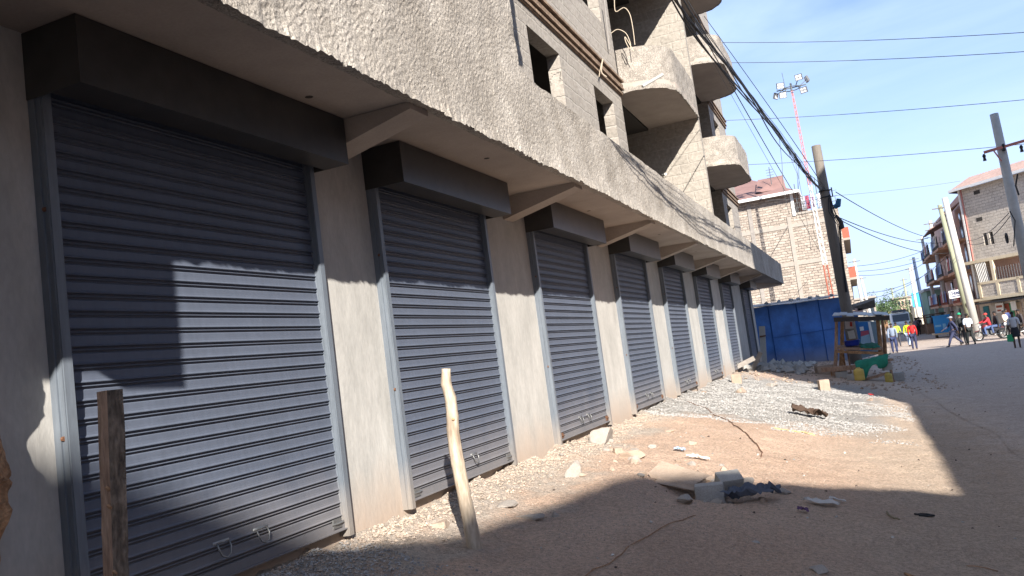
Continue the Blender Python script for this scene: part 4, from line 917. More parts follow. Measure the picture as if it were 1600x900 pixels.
# ------------------------------------------------------------------ market stall
st = thing('market_stall', 'rickety pole framed market stall with a flat tin roof before the blue shack', 'stall', (0, 30, .4))
def pole_px(a, b, Y, r, name='post', mt=M_DIRTWOOD, parent=None, ext=.25):
    p, q = at(*a, Y), at(*b, Y); d = (q-p).normalized(); g = MB(); mpt = p.lerp(q, .5)+Vector((.02, 0, 0)); g.tube([p, mpt, q+d*ext], [r*.85, r, r*1.1], 8); return g.build(name, mt, parent or st)
pole_px((1307, 497), (1304, 594), 29.0, .055); pole_px((1316, 498), (1314, 575), 31.2, .07, mt=M_BARK)
pole_px((1371, 497), (1376, 560), 29.6, .065, mt=M_BARK); pole_px((1378, 496), (1382, 560), 30.6, .05); pole_px((1380, 505), (1384, 556), 30.2, .04, mt=M_BARK)
g = MB()
for i in range(8):
    x0, x1 = -.70+.205*i, -.70+.205*(i+1)+.02; zz = lambda x: 2.44-.13*(x+.7)+.02*math.sin(i*2.3)
    g.add([(x0, 28.6, zz(x0)), (x1, 28.6, zz(x1)), (x1, 31.6, zz(x1)+.12), (x0, 31.6, zz(x0)+.12), (x0, 28.6, zz(x0)+.02), (x1, 28.6, zz(x1)+.02), (x1, 31.6, zz(x1)+.14), (x0, 31.6, zz(x0)+.14)],
          [(0, 3, 2, 1), (4, 5, 6, 7), (0, 1, 5, 4), (1, 2, 6, 5), (2, 3, 7, 6), (3, 0, 4, 7)])
g.build('roof', M_TIN, st)
g = MB(); g.bar((-.68, 28.65, 2.32), (.95, 28.65, 2.14), .05, .14); g.build('fascia_board', mat('blackened_board', (.05, .045, .045), .9), st)
g = MB(); g.add([(-.78, 28.9, 1.42), (.58, 28.9, 1.22), (.62, 30.4, 1.30), (-.72, 30.4, 1.46), (-.78, 28.9, 1.36), (.58, 28.9, 1.16), (.62, 30.4, 1.24), (-.72, 30.4, 1.40)], [(0, 1, 2, 3), (7, 6, 5, 4), (4, 5, 1, 0), (5, 6, 2, 1), (6, 7, 3, 2), (7, 4, 0, 3)]); g.build('table_top', M_DIRTWOOD, st)
g = MB(); g.bar((-.8, 28.88, 1.30), (.6, 28.88, 1.06), .05, .09); g.build('rail', M_BARK, st)
g = MB(); g.bar((-.45, 29.9, .4), (-.45, 29.9, 1.38), .30, .05); g.build('side_board', M_DIRTWOOD, st)
g = MB(); g.bar((-.62, 30.2, .4), (-.60, 30.2, 1.38), .28, .06); g.build('side_board', M_BARK, st)
bs_ = thing('washing_basin', 'round dark blue plastic basin on the stall table', 'basin', (-.27, 29.4, 1.40))
g = MB(); prof = [(.0, .0), (.20, .0), (.23, .08), (.235, .17), (.25, .175), (.25, .19), (.222, .19), (.215, .08), (.19, .02), (0, .02)]
n = 20; vs = [(-.27+r_*math.cos(2*math.pi*k/n), 29.4+r_*math.sin(2*math.pi*k/n), 1.395+z_) for r_, z_ in prof for k in range(n)]
g.add(vs, [(i*n+k, i*n+(k+1) % n, (i+1)*n+(k+1) % n, (i+1)*n+k) for i in range(len(prof)-1) for k in range(n)]); g.build('bowl', rgb('royal_blue_plastic', (.02, .04, .32), .4), bs_, smooth=True)
g = MB()
for (dx, dy, r_) in ((-.08, 0, .09), (.07, .04, .09), (0, -.07, .085)):
    rock(g, (-.27+dx, 29.4+dy, 1.395+.19), r_, r_, r_*.8)
tag(g.build('produce_heap', rgb('brown_produce', (.22, .15, .08))), 'brown produce heaped in the blue basin', 'produce')
# posters hung in the stall
for pts, c, lab in (([(1320, 501), (1332, 501), (1334, 513), (1321, 514)], (.62, .56, .56), 'red and white printed poster under the stall roof'), ([(1324, 518), (1334, 516), (1338, 531), (1327, 530)], (.62, .64, .66), 'white notice sheet above the blue basin')):
    t = thing('hanging_poster', lab, 'poster', at(*pts[0], 31)); face_quad(pts, 31, rgb('poster_paper_%d' % len(lab), c), 'sheet', t, .01)
    if 'red' in lab:
        face_quad([(1328, 503), (1331, 503), (1332, 510), (1328, 510)], 30.97, rgb('poster_red', (.5, .06, .05)), 'print', t, .01)
# green sheet over a low bench
bn_ = thing('low_bench', 'low wooden bench of rough planks in front of the stall', 'bench', (.2, 28, .3))
g = MB(); g.obox((.25, 28, .82), .56, .2, .03, 0, 0, -.12); g.build('seat', M_DIRTWOOD, bn_)
for x, y in ((-.12, 27.85), (.72, 27.85), (-.12, 28.15), (.72, 28.15)):
    g = MB(); g.bar((x, y, terr(x, y)-.02), (x-.02, y, .80), .07, .07); g.build('leg', M_DIRTWOOD, bn_)
g = MB(); g.bar((-.1, 27.8, .37), (.6, 27.8, .50), .05, .08); g.build('brace', M_DIRTWOOD, bn_)
t = thing('long_plank', 'long brown plank on props sticking out left of the stall', 'plank', (-.7, 28.2, .6))
g = MB(); g.obox((-.72, 28.2, .78), .56, .14, .07, 0, 0, .04); g.build('plank', M_DIRTWOOD, t)
for x in (-1.0, -.8):
    g = MB(); g.bar((x, 28.2, terr(x, 28.2)-.02), (x, 28.2, .71), .05, .05); g.build('prop', M_BARK, t)
def draped(name, corners, mt, label, n=22):
    g = MB(); a, b, c, d = [Vector(q) for q in corners]
    for j in range(n+1):
        for i in range(n+1):
            u, v = i/n, j/n; p = (a*(1-u)+b*u)*(1-v)+(d*(1-u)+c*u)*v
            hang = max(0, v-.82)*(2.4 if name == 'green_sheet' else .1); p.z -= hang*(1.15-.75*u+.35*math.sin(u*9))
            p = p+Vector((.04*nz(u*3, v*3, 0, 2), -.05*math.sin(u*14)*hang-.05*nz(u, v, 7, 4), -hang*.0+.05*nz(u, v, 0, 5)))
            e = .06*nz(u*2, v, 9, 3); p.x += e; g.v.append(p)
    g.f = [(j*(n+1)+i, j*(n+1)+i+1, (j+1)*(n+1)+i+1, (j+1)*(n+1)+i) for j in range(n) for i in range(n)]; g.mi = [0]*len(g.f)
    o = g.build(name, mt, smooth=True); s_ = o.modifiers.new('thick', 'SOLIDIFY'); s_.thickness = .006; return tag(o, label, 'cloth')
M_GREEN = mat('green_mesh_cloth', (.015, .20, .13), .75, var=.2, vs=5)
draped('green_sheet', [(-.24, 28.22, .93), (.80, 28.22, 1.06), (.66, 27.70, 1.04), (-.26, 27.66, .92)], M_GREEN, 'crumpled green sheet thrown over the low bench')
draped('green_netting', [(-.1, 29.9, 1.44), (.52, 29.9, 1.38), (.52, 28.88, 1.26), (-.02, 28.88, 1.33)], M_GREEN, 'flat green netting on the right half of the stall table', 10)
def jerrycan(x, y, w, d, h, label, mt):
    z = terr(x, y); t = thing('jerrycan', label, 'jerrycan', (x, y, z)); g = MB()
    lv = [(0, .92), (.03, 1), (.30, 1), (.34, .96), (.38, 1), (.72, 1), (.86, .93), (.93, .62), (.96, .5)]
    vs = []
    for zz, k in lv:
        for i in range(16):
            a = 2*math.pi*i/16; cx, cy = math.cos(a), math.sin(a); q = (abs(cx)**4+abs(cy)**4)**-.25; vs.append((x+cx*q*w/2*k, y+cy*q*d/2*k, z+h*zz))
    fs = [(i*16+k, i*16+(k+1) % 16, (i+1)*16+(k+1) % 16, (i+1)*16+k) for i in range(len(lv)-1) for k in range(16)]+[tuple(range(16))[::-1], tuple(range((len(lv)-1)*16, len(lv)*16))]
    g.add(vs, fs); g.build('body', mt, t, smooth=True)
    g = MB(); g.tube([(x-w*.2, y, z+h*.9), (x-w*.18, y, z+h*1.0), (x+w*.12, y, z+h*1.02), (x+w*.22, y, z+h*.9)], .016, 6); g.build('handle', mt, t)
    g = MB(); g.tube([(x+w*.3, y, z+h*.88), (x+w*.3, y, z+h*.99)], .03, 8); g.build('cap', M_CABLE, t)
M_JER = mat('yellow_plastic', (.55, .40, .10), .5, var=.1, vs=6)
M_JER2 = mat('dull_yellow_plastic', (.42, .33, .08), .5, var=.15, vs=6)
jerrycan(-.20, 27.5, .30, .2, .38, 'taller pale yellow jerrycan left of the green sheet', M_JER)
jerrycan(.60, 27.6, .22, .18, .30, 'smaller dull yellow jerrycan right of the green sheet', M_JER2)
o = tag(MB().obox((.62, 27.9, .68), .13, .12, .10, .2, jit=.1).build('stone_on_bench', M_BLOCK), 'pale stone on the right end of the low bench', 'stone')

# ------------------------------------------------------------------ stone block with red roof, left of the street
lb = thing('stone_apartment_block', 'rough quarry stone flats with a faded red roof rising behind the blue shack', 'building', (-6, 62, 0))
g = MB(); g.box(-14, -2.95, 62, 76, 0, 11.75); g.box(-2.95, -.0, 62.004, 76, 0, 10.15); lw = g.build('wall', [M_STONEL, M_STONELY], lb)
me = lw.data
for p in me.polygons: p.material_index = 1 if abs(p.normal.x) > .7 else 0
for z in (3.9, 6.6, 9.3):
    g = MB(); g.box(-14.03, .03, 61.95, 62.06, z, z+.28); g.build('ring_beam', M_RINGBEAM, lb)
for x in (-5.9, -.35, -3.3):
    g = MB(); g.box(x-.14, x+.14, 61.93, 62.05, 0, 11.6 if x < -4 else 10.1); g.build('column', M_DARKCON if x < -4 else M_RINGBEAM, lb)
g = MB(); g.add([(-15, 61.3, 11.75), (-2.4, 61.3, 11.75), (-2.4, 77, 11.75), (-15, 77, 11.75), (-10, 67, 14.2), (-6, 67, 14.2)], [(0, 1, 5, 4), (1, 2, 5), (2, 3, 4, 5), (3, 0, 4), (0, 3, 2, 1)]); g.build('roof', M_REDTIN, lb)
g = MB(); g.box(-15.05, -2.35, 61.2, 61.3, 11.62, 11.82); g.box(-2.40, -2.3, 61.3, 77, 11.62, 11.82); g.build('gutter', M_WHITE, lb)
g = MB(); g.add([(-5.3, 62.3, 12.3), (-3.2, 62.8, 12.3), (-3.4, 64.6, 13.6), (-5.2, 64.6, 13.6)], [(0, 1, 2, 3)]); g.add([(-3.2, 62.8, 12.3), (-3.4, 64.6, 13.6), (-3.3, 66, 12.3)], [(0, 1, 2)]); g.add([(-5.3, 62.3, 12.3), (-5.2, 64.6, 13.6), (-5.3, 66, 12.3)], [(0, 1, 2)]); g.build('dormer_roof', M_REDTIN, lb)
g = MB(); g.box(-3.0, -2.80, 61.9, 62.0, 10.1, 11.7); g.build('corner_post', M_WHITE, lb)
g = MB(); g.box(-2.93, .15, 61.96, 62.1, 10.15, 10.30); g.build('coping', M_RINGBEAM, lb)
g = MB()
for i in range(12): g.tube([(-2.7+.24*i, 62.1, 10.3), (-2.7+.24*i, 62.1, 11.0)], .02, 5)
g.tube([(-2.8, 62.1, 11.0), (.1, 62.1, 11.0)], .025, 5); g.tube([(-2.8, 62.1, 10.65), (.1, 62.1, 10.65)], .02, 5); g.build('roof_railing', M_CABLEG, lb)
g = MB(); g.tube([(-4.15, 63, 12.8), (-4.15, 63, 14.1)], .03, 5)
for i in range(4): g.tube([(-4.4, 63, 13.3+.2*i), (-3.9, 63, 13.3+.2*i)], .015, 4)
g.build('antenna', M_CABLEG, lb)
# balconies of its street side, seen edge on, with red cloths
for z in (2.4, 5.2, 8.0):
    g = MB(); g.box(.003, .45, 62.5, 75.5, z-.15, z); b_ = g.build('balcony', M_RINGBEAM, lb)
    g = MB(); g.box(.40, .45, 62.5, 75.5, z, z+.75); g.box(.0, .40, 62.5, 62.56, z, z+.75); g.build('balcony_wall', M_ORANGE if z > 5 else M_RINGBEAM, b_)
rw = [(-2.2, (.42, .42, .44)), (-1.9, (.30, .06, .10)), (-1.55, (.20, .10, .22)), (-1.1, (.62, .6, .6)), (-.8, (.04, .06, .16)), (-.45, (.05, .08, .22))]
for i, (x, c) in enumerate(rw):
    g = MB(); vs = []; w = .26; 
    for a in range(5):
        for b_ in range(7): vs.append((x-w/2+w*a/4, 62.3+.04*math.sin(a*1.9+b_), 11.4-.95*b_/6))
    g.add(vs, [(a*7+b_, (a+1)*7+b_, (a+1)*7+b_+1, a*7+b_+1) for a in range(4) for b_ in range(6)]); o = g.build('laundry_cloth', rgb('laundry_%d' % i, c))
    s_ = o.modifiers.new('thick', 'SOLIDIFY'); s_.thickness = .01
    tag(o, ('pale grey', 'dark red', 'purple', 'white', 'navy', 'blue')[i]+' cloth drying on the roof terrace line of the stone flats', 'laundry', 'laundry on the roof terrace')
g = MB(); g.tube([(-2.6, 62.3, 11.42), (.1, 62.3, 11.42)], .012, 4); g.tube([(-2.6, 62.3, 10.2), (-2.6, 62.3, 12.4)], .03, 5); g.tube([(-1.2, 62.35, 10.2), (-1.2, 62.35, 12.6)], .03, 5); tag(g.build('washing_line', M_CABLEG), 'washing line with its posts on the roof terrace of the stone flats', 'washing line')

# ------------------------------------------------------------------ grey stone flats on the right
rb = thing('grey_stone_flats', 'four storey grey stone flats with a brown tin roof on the right of the street', 'building', (12, 66, 0))
C0 = Vector((7.95, 66, 0)); U = Vector((.64, -.768, 0)); NRM = Vector((-.768, -.64, 0))
def wr(t, z, off=0.): return C0+U*t+NRM*off+Vector((0, 0, z))
def rbox(g, t0, t1, z0, z1, o0, o1, mi=0):
    g.add([wr(t0, z0, o0), wr(t1, z0, o0), wr(t1, z0, o1), wr(t0, z0, o1), wr(t0, z1, o0), wr(t1, z1, o0), wr(t1, z1, o1), wr(t0, z1, o1)], [(0, 1, 2, 3), (7, 6, 5, 4), (4, 5, 1, 0), (5, 6, 2, 1), (6, 7, 3, 2), (7, 4, 0, 3)], mi)
HS = 10.3
g = MB(); rbox(g, 0, 1.15, 0, HS, 0, -.3); rbox(g, 1.15, 12, 5.1, 5.75, 0, -.3); rbox(g, 2.35, 12, 5.75, 6.95, 0, -.3); rbox(g, 1.15, 12, 6.95, HS, 0, -.3); rbox(g, 1.15, 12, 0, 2.4, 0, -.3)
for a in (1.15, 1.65, 2.15): rbox(g, a, a+.2, 5.75, 6.95, 0, -.3)
g.build('gable_wall', M_STONER, rb)
g = MB(); far = [tuple((C0+U*t+NRM*o)[:2]) for t, o in ((0, -.3), (12, -.3))]
g.prism([far[0], far[1], (26, 66), (20, 92), (8, 92)], .0, HS-.03); inner = g.build('inner_wall', M_PINKW, rb)
g = MB(); rbox(g, 1.16, 12, 2.5, 5.1, -.3, -.34); g.build('recess_wall', M_CREAM, rb)
g = MB(); rbox(g, -.1, 12, 5.0, 5.2, .75, -.3); rbox(g, -.1, 12, 2.4, 2.55, .85, -.3); g.build('floor_slab', M_CREAM, rb)
g = MB(); rbox(g, 1.0, 12, 2.5, 3.6, .80, .70); par = g.build('balcony_wall', M_STONER, rb)
g = MB(); rbox(g, .95, 12, 3.5, 3.66, .84, .66); rbox(g, .95, 12, 2.45, 2.62, .84, .66)
for a in (.95, 2.4, 4.0, 5.6, 7.2): rbox(g, a, a+.22, 2.5, 3.6, .84, .66)
g.build('cream_frame', M_CREAM, par)
g = MB(); rbox(g, .95, 1.05, 2.5, 3.6, .66, 0); g.build('balcony_side', M_RINGBEAM, rb)
for i in range(7):
    g = MB(); g.bar(wr(1.1+.13*i, 3.66, .72), wr(.95+.13*i, 5.0, .72), .03, .03); g.build('railing_bar', M_WHITE, rb)
for i in range(12):
    g = MB(); g.bar(wr(2.5+.2*i, 3.66, .72), wr(2.5+.2*i, 4.5, .72), .025, .025); g.build('railing_bar', M_CABLEG, rb)
g = MB(); rbox(g, 2.2, 2.42, 3.6, 5.0, .8, .62); g.build('pillar', M_CREAM, rb)
g = MB(); rbox(g, 1.0, 5.6, 5.2, 6.05, .72, .62); g.build('upper_balcony_wall', M_STONER, rb)
for t_, z_ in ((1.25, 9.85), (1.05, 8.0)):
    g = MB(); rbox(g, t_, t_+.5, z_-.16, z_+.1, .01, -.02); g.build('vent', M_DARKROOM, rb)
g = MB(); rbox(g, 1.15, 2.35, 5.75, 6.95, -.2, -.28); g.build('dark_opening', M_DARKROOM, rb)
g = MB(); rbox(g, -.02, .12, 2.6, HS, .08, .01); g.build('downpipe', M_WHITE, rb); g = MB(); rbox(g, .2, .27, 5.2, HS, .07, .01); g.build('downpipe', M_PINKRED, rb)
# roof: brown tin with ribs
rA, rB, rC, rD = wr(-.35, HS+.05, .55), wr(12.6, HS+.05, .55), wr(12.6, HS+2.2, -7), wr(-.35, HS+1.5, -3.4)
rA, rB = wr(-.35, HS+.02, .5), wr(12.6, HS+.02, .5); rD = wr(-1.0, HS+1.05, -2.2); rC = wr(12.6, HS+1.05, -2.2)
g = MB(); n = 56
for i in range(n):
    a0, a1 = rA.lerp(rB, i/n), rA.lerp(rB, (i+1)/n); b0, b1 = rD.lerp(rC, i/n), rD.lerp(rC, (i+1)/n); up = Vector((0, 0, .07))
    am, bm = a0.lerp(a1, .35), b0.lerp(b1, .35)
    g.add([a0, am, bm, b0], [(0, 1, 2, 3)]); g.add([am, a0.lerp(a1, .5)+up, b0.lerp(b1, .5)+up, bm], [(0, 1, 2, 3)]); g.add([a0.lerp(a1, .5)+up, a1, b1, b0.lerp(b1, .5)+up], [(0, 1, 2, 3)])
g.build('roof', mat('brown_tin_roof', (.27, .19, .165), .6, var=.2, vs=2), rb)
g = MB(); g.bar(rA, rB, .12, .16); g.build('gutter', M_WHITE, rb)
g = MB(); g.add([rA, rD, rD-Vector((0, 0, 1.2)), rA-Vector((0, 0, .12))], [(0, 1, 2, 3)]); g.build('barge_board', mat('dark_board', (.07, .05, .06), .8), rb)
# street side: stepped lean-to roofs, orange balconies full of washing
for i, (x0, x1, y0, y1, z) in enumerate(((6.9, 8.0, 66.5, 72, 9.3), (6.3, 7.9, 73, 80, 8.9))):
    g = MB(); g.add([(x0, y0, z-.35), (x1, y0, z+.3), (x1, y1, z+.3), (x0, y1, z-.35), (x0, y0, z-.43), (x1, y0, z+.22), (x1, y1, z+.22), (x0, y1, z-.43)], [(0, 3, 2, 1), (4, 5, 6, 7), (0, 1, 5, 4), (1, 2, 6, 5), (2, 3, 7, 6), (3, 0, 4, 7)]); g.build('lean_to_roof', M_REDTIN, rb)
M_BALC = mat('balcony_ochre', (.40, .23, .14), .8, var=.2, vs=3)
wash = [(.55, .57, .62), (.05, .08, .25), (.42, .1, .1), (.3, .4, .55), (.06, .06, .08), (.6, .55, .45), (.12, .22, .4), (.5, .5, .52)]
for fl, z in enumerate((2.5, 4.75, 7.0)):
    for y0, y1, x0 in ((66.8, 71.6, 6.9), (73, 78.5, 6.7), (80, 86, 6.6), (87, 91.5, 6.8)):
        g = MB(); g.box(x0, 8.0, y0, y1, z-.18, z); b_ = g.build('balcony', M_BALC, rb)
        g = MB()
        for k in range(int((y1-y0)/.22)): g.box(x0, x0+.03, y0+.22*k, y0+.22*k+.03, z, z+.85)
        for k in range(5): g.box(x0+.2*k, x0+.2*k+.03, y0, y0+.03, z, z+.85)
        g.box(x0, x0+.05, y0, y1, z+.85, z+.9); g.build('balcony_railing', M_CABLEG if fl else M_ORANGE, b_)
        g = MB(); g.box(7.96, 8.0, y0+.8, y0+1.7, z, z+1.9); g.build('doorway', M_GLASS, rb)
        for k in range(4):
            c = wash[(k*3+fl*2+int(y0)) % 8]; ya = y0+.35+1.1*k
            if ya+.7 > y1: continue
            g = MB(); g.add([(x0-.02, ya, z+1.1), (x0-.02, ya+.6, z+1.1), (x0-.06, ya+.62, z+.2), (x0-.05, ya-.02, z+.2)], [(0, 1, 2, 3)])
            o = g.build('laundry_cloth', rgb('washing_%d' % ((k*3+fl*2+int(y0)) % 8), c)); s_ = o.modifiers.new('thick', 'SOLIDIFY'); s_.thickness = .01
            tag(o, '%s cloth on the %s balcony of the flats, %s bay from the corner' % (('first', 'second', 'third', 'fourth')[k], ('lowest', 'middle', 'top')[fl], {66: 'first', 73: 'second', 80: 'third', 87: 'fourth'}[int(y0)]), 'laundry', 'laundry on the street balconies of the flats')
for y0, y1, mt, nm in ((66.3, 71, M_PINKW, 'shop_front'), (71.1, 76, M_STONER, 'shop_front'), (76.2, 82, M_CREAM, 'shop_front')):
    g = MB(); g.box(7.86, 7.99, y0, y1, 0, 2.3); g.build(nm, mt, rb)
    g = MB(); g.box(7.80, 7.86, y0+.5, y0+1.5, .05, 2.1); g.build('shop_door', M_GLASS, rb)
# ground floor shops of the gable side
for t0, t1, mt in ((.3, .75, rgb('teal_door', (.03, .16, .20))), (.9, 1.9, M_POLEC), (2.05, 2.4, M_ORANGE), (2.42, 2.7, rgb('green_post', (.05, .25, .12))), (2.75, 3.3, rgb('sand_wall', (.42, .33, .24))), (3.5, 4.2, M_CREAM)):
    g = MB(); rbox(g, t0, t1, .1, 2.0, .05, .0); g.build('shop_front', mt, rb)
aw = MB(); rbox(aw, 1.0, 5.6, 2.18, 2.30, 1.5, 0); aw.build('awning', M_CABLE, rb)
sg = thing('painted_shop_sign', 'white shop board with red lettering under the awning of the grey stone flats', 'sign', wr(1.8, 1.6, .3))
g = MB(); rbox(g, 1.55, 2.15, 1.45, 2.1, .30, .24); g.build('board', M_WHITE, sg)
g = MB(); rbox(g, 1.62, 2.08, 1.80, 1.95, .306, .30); rbox(g, 1.66, 1.96, 1.55, 1.66, .306, .30); g.build('lettering', M_ORANGE, sg)
sg = thing('poster_board', 'blank white board hanging from the awning at the right edge', 'sign', wr(2.9, 1.6, .3)); g = MB(); rbox(g, 2.75, 3.15, 1.5, 2.1, .3, .26); g.build('board', M_WHITE, sg)

# chemist sign
cs = thing('chemist_sign', 'white sign with dark CHEMIST lettering on the corner of the grey stone flats', 'sign', (6.6, 66, 3.3))
a = at(1482, 455, 66); b = at(1504, 451, 66); h = .55
g = MB(); g.extr([a, b, b-Vector((0, 0, h)), a-Vector((0, 0, h))], (0, 0, 0), (0, .06, 0)); g.build('board', M_WHITE, cs)
tx = bpy.data.curves.new('CHEMIST', 'FONT'); tx.body = 'CHEMIST'; tx.size = .30; tx.extrude = .008; tx.offset = .009; to = bpy.data.objects.new('lettering', tx); COL.objects.link(to)
wv = (b-a); tx.materials.append(rgb('navy_lettering', (.02, .03, .10)))
bpy.context.view_layer.update(); tm = bpy.data.meshes.new_from_object(to.evaluated_get(bpy.context.evaluated_depsgraph_get())); bpy.data.objects.remove(to)
lo = bpy.data.objects.new('lettering', tm); COL.objects.link(lo); lo.parent = cs; lo.location = (a-cs.location)+Vector((.06, -.012, -.30)); lo.rotation_euler = (R(90), 0, 0); lo.scale = (.68, 1, 1)
g = MB(); g.extr([a+Vector((.08, -.01, -.40)), b+Vector((-.08, -.01, -.38)), b+Vector((-.08, -.01, -.45)), a+Vector((.08, -.01, -.47))], (0, 0, 0), (0, .005, 0)); g.build('underline', rgb('navy_lettering', (.02, .03, .10)), cs)

# ------------------------------------------------------------------ the far street
def house(name, label, px0, pt, px1, pb, Y, mt, depth=8, rows=3, cols=4, roof=None):
    a = at(px0, pt, Y); b = at(px1, pb, Y); x0, x1 = min(a.x, b.x), max(a.x, b.x); z1 = a.z
    t = thing(name, label, 'building', ((x0+x1)/2, Y, 0)); g = MB(); g.box(x0, x1, Y, Y+depth, 0, z1); g.build('wall', mt, t)
    for i in range(cols):
        for j in range(rows):
            x = x0+(x1-x0)*(i+.5)/cols; z = .8+(z1-.6)*j/rows; w = (x1-x0)/cols*.25
            g = MB(); g.box(x-w, x+w, Y-.03, Y-.003, z, z+min(1.2, z1/rows*.5)); f = g.build('window', M_GLASS, t)
    g = MB(); g.box(x0-.2, x1+.2, Y-.25, Y+depth+.2, z1, z1+.25); g.build('roof', roof or M_RINGBEAM, t)
    return t, x0, x1, z1
M_PINKF = mat('pale_pink_stone', (.52, .36, .29), .9, var=.15, vs=2)
house('pink_house', 'pale pink three storey house closing the view down the street', 1396, 468, 1429, 500, 150, M_PINKF, rows=3, cols=5)
house('cream_house', 'low cream house under the distant blue tank', 1428, 480, 1448, 500, 140, M_CREAM, rows=2, cols=3)
bt = thing('blue_advert_hoarding', 'bright blue hoarding above the distant cream house', 'hoarding', at(1436, 480, 128)); face_quad([(1424, 458), (1447, 455), (1449, 478), (1427, 480)], 128, rgb('bright_sky_blue', (.05, .33, .62)), 'panel', bt, .4)
for px in (1430, 1443):
    g = MB(); a = at(px, 478, 128.2); g.bar(a, (a.x, a.y, .2), .25, .25); g.build('leg', M_POLEC, bt)
house('green_shop', 'dull green two storey shop under the slim poles', 1447, 455, 1478, 500, 96, mat('dull_green_wall', (.16, .24, .18), .9, var=.2, vs=2), rows=2, cols=3, roof=M_TIN)
for i, (px, pt, w, lab, c) in enumerate(((1454, 496, 2.6, 'dark stall awning right of the green shop', (.05, .045, .04)), (1472, 490, 3.0, 'brown stall awning behind the blue cart', (.14, .10, .08)))):
    a = at(px, pt, 88-4*i); t = thing('roadside_stall', lab, 'stall', (a.x, a.y, 0)); g = MB(); g.box(a.x-w/2, a.x+w/2, a.y, a.y+2, a.z, a.z+.1); g.build('roof', rgb('stall_awning_%d' % i, c), t)
    for s in (-1, 1):
        for d in (0, 2): g = MB(); g.bar((a.x+s*w*.47, a.y+d, 0), (a.x+s*w*.47, a.y+d, a.z), .09, .09); g.build('post', M_DIRTWOOD, t)
    g = MB(); g.box(a.x-w*.45, a.x+w*.45, a.y+1.2, a.y+1.9, .1, 1.0); g.build('counter', M_DIRTWOOD, t)
# more houses along the left side, mostly hidden by the shack
house('left_row_house', 'cream stone house far down the left of the street', 1330, 470, 1372, 500, 120, M_STONEL, rows=2, cols=3)
# trees far down
def tree(px, pt, Y, r, label, seed, c):
    q = random.Random(seed); a = at(px, pt, Y); t = thing('tree', label, 'tree', (a.x, Y, 0))
    g = MB(); g.tube([(a.x, Y, 0), (a.x+.1, Y, a.z*.5), (a.x, Y, a.z-r*.5)], [.22, .16, .08], 8)
    for k in range(5):
        an = q.uniform(0, 6.3); g.tube([(a.x+.1, Y, a.z*.45), (a.x+math.cos(an)*r*.6, Y+math.sin(an)*r*.6, a.z-r*.4)], [.09, .03], 5)
    g.build('trunk', M_BARK, t); g = MB(); cl = [(Vector((q.gauss(0, r*.55), q.gauss(0, r*.55), q.gauss(0, r*.4))), q.uniform(.3, .6)*r) for _ in range(14)]
    for _ in range(2600):
        c_, rr_ = q.choice(cl); d = Vector((q.gauss(0, 1), q.gauss(0, 1), q.gauss(0, 1))).normalized(); p = Vector((a.x, Y, a.z-r*.55))+c_+d*rr_*q.uniform(.6, 1.05)
        if p.z < .8: continue
        u = Vector((q.gauss(0, 1), q.gauss(0, 1), q.gauss(0, 1))).normalized()*q.uniform(.08, .17); v_ = u.cross(d).normalized()*q.uniform(.06, .13)
        g.add([p-u, p+v_, p+u, p-v_], [(0, 1, 2, 3)])
    g.build('crown', mat('leaf_%d' % seed, c, .7, var=.35, vs=1.5), t)
tree(1386, 474, 150, 2.6, 'leafy green tree left of the pink house', 3, (.07, .12, .045)); tree(1380, 480, 135, 2.0, 'lower bushy tree nearer than the leafy green one', 4, (.06, .10, .04)); tree(1376, 470, 175, 3.2, 'furthest pale green tree at the end of the street', 6, (.09, .13, .06))

# blue box cart
ct = thing('blue_box_cart', 'bright blue box cart on a low wooden bed parked across the street', 'cart', (5.8, 72, .1))
a = at(1452, 497, 72); 
M_CB = mat('bright_cart_blue', (.02, .26, .66), .4, var=.06, vs=2)
X0, X1 = 5.28, 6.75
g = MB(); g.add([(X0, 71, .42), (X1-.3, 71, .42), (X1, 72.6, .42), (X0+.3, 72.6, .42), (X0+.02, 71, 1.72), (X1-.32, 71, 1.72), (X1-.05, 72.6, 1.70), (X0+.3, 72.6, 1.70)], [(0, 3, 2, 1), (4, 5, 6, 7), (0, 1, 5, 4), (1, 2, 6, 5), (2, 3, 7, 6), (3, 0, 4, 7)]); bb = g.build('box_body', M_CB, ct)
g = MB(); g.box(X0+.1, X0+.5, 70.985, 70.998, .9, 1.05); g.box(X0+.62, X0+.82, 70.985, 70.998, .62, 1.1); g.build('peeling_patch', rgb('pale_blue_patch', (.22, .5, .75)), bb)
g = MB(); g.box(X0-.04, X1-.25, 70.93, 70.99, 1.68, 1.76); g.build('lid_rim', M_CB, bb)
g = MB(); g.box(X0-.1, X1, 70.9, 72.7, .30, .415); g.build('bed', M_CREAM, ct)
for x in (X0+.15, X1-.35):
    for y in (71.1, 72.4):
        g = MB(); g.torus((x, y, .21), .15, .055, 'x', 16, 6); w_ = g.build('wheel', M_TYRE, ct); g = MB(); g.tube([(x-.05, y, .21), (x+.05, y, .21)], .09, 10); g.build('rim', M_RUST, w_)
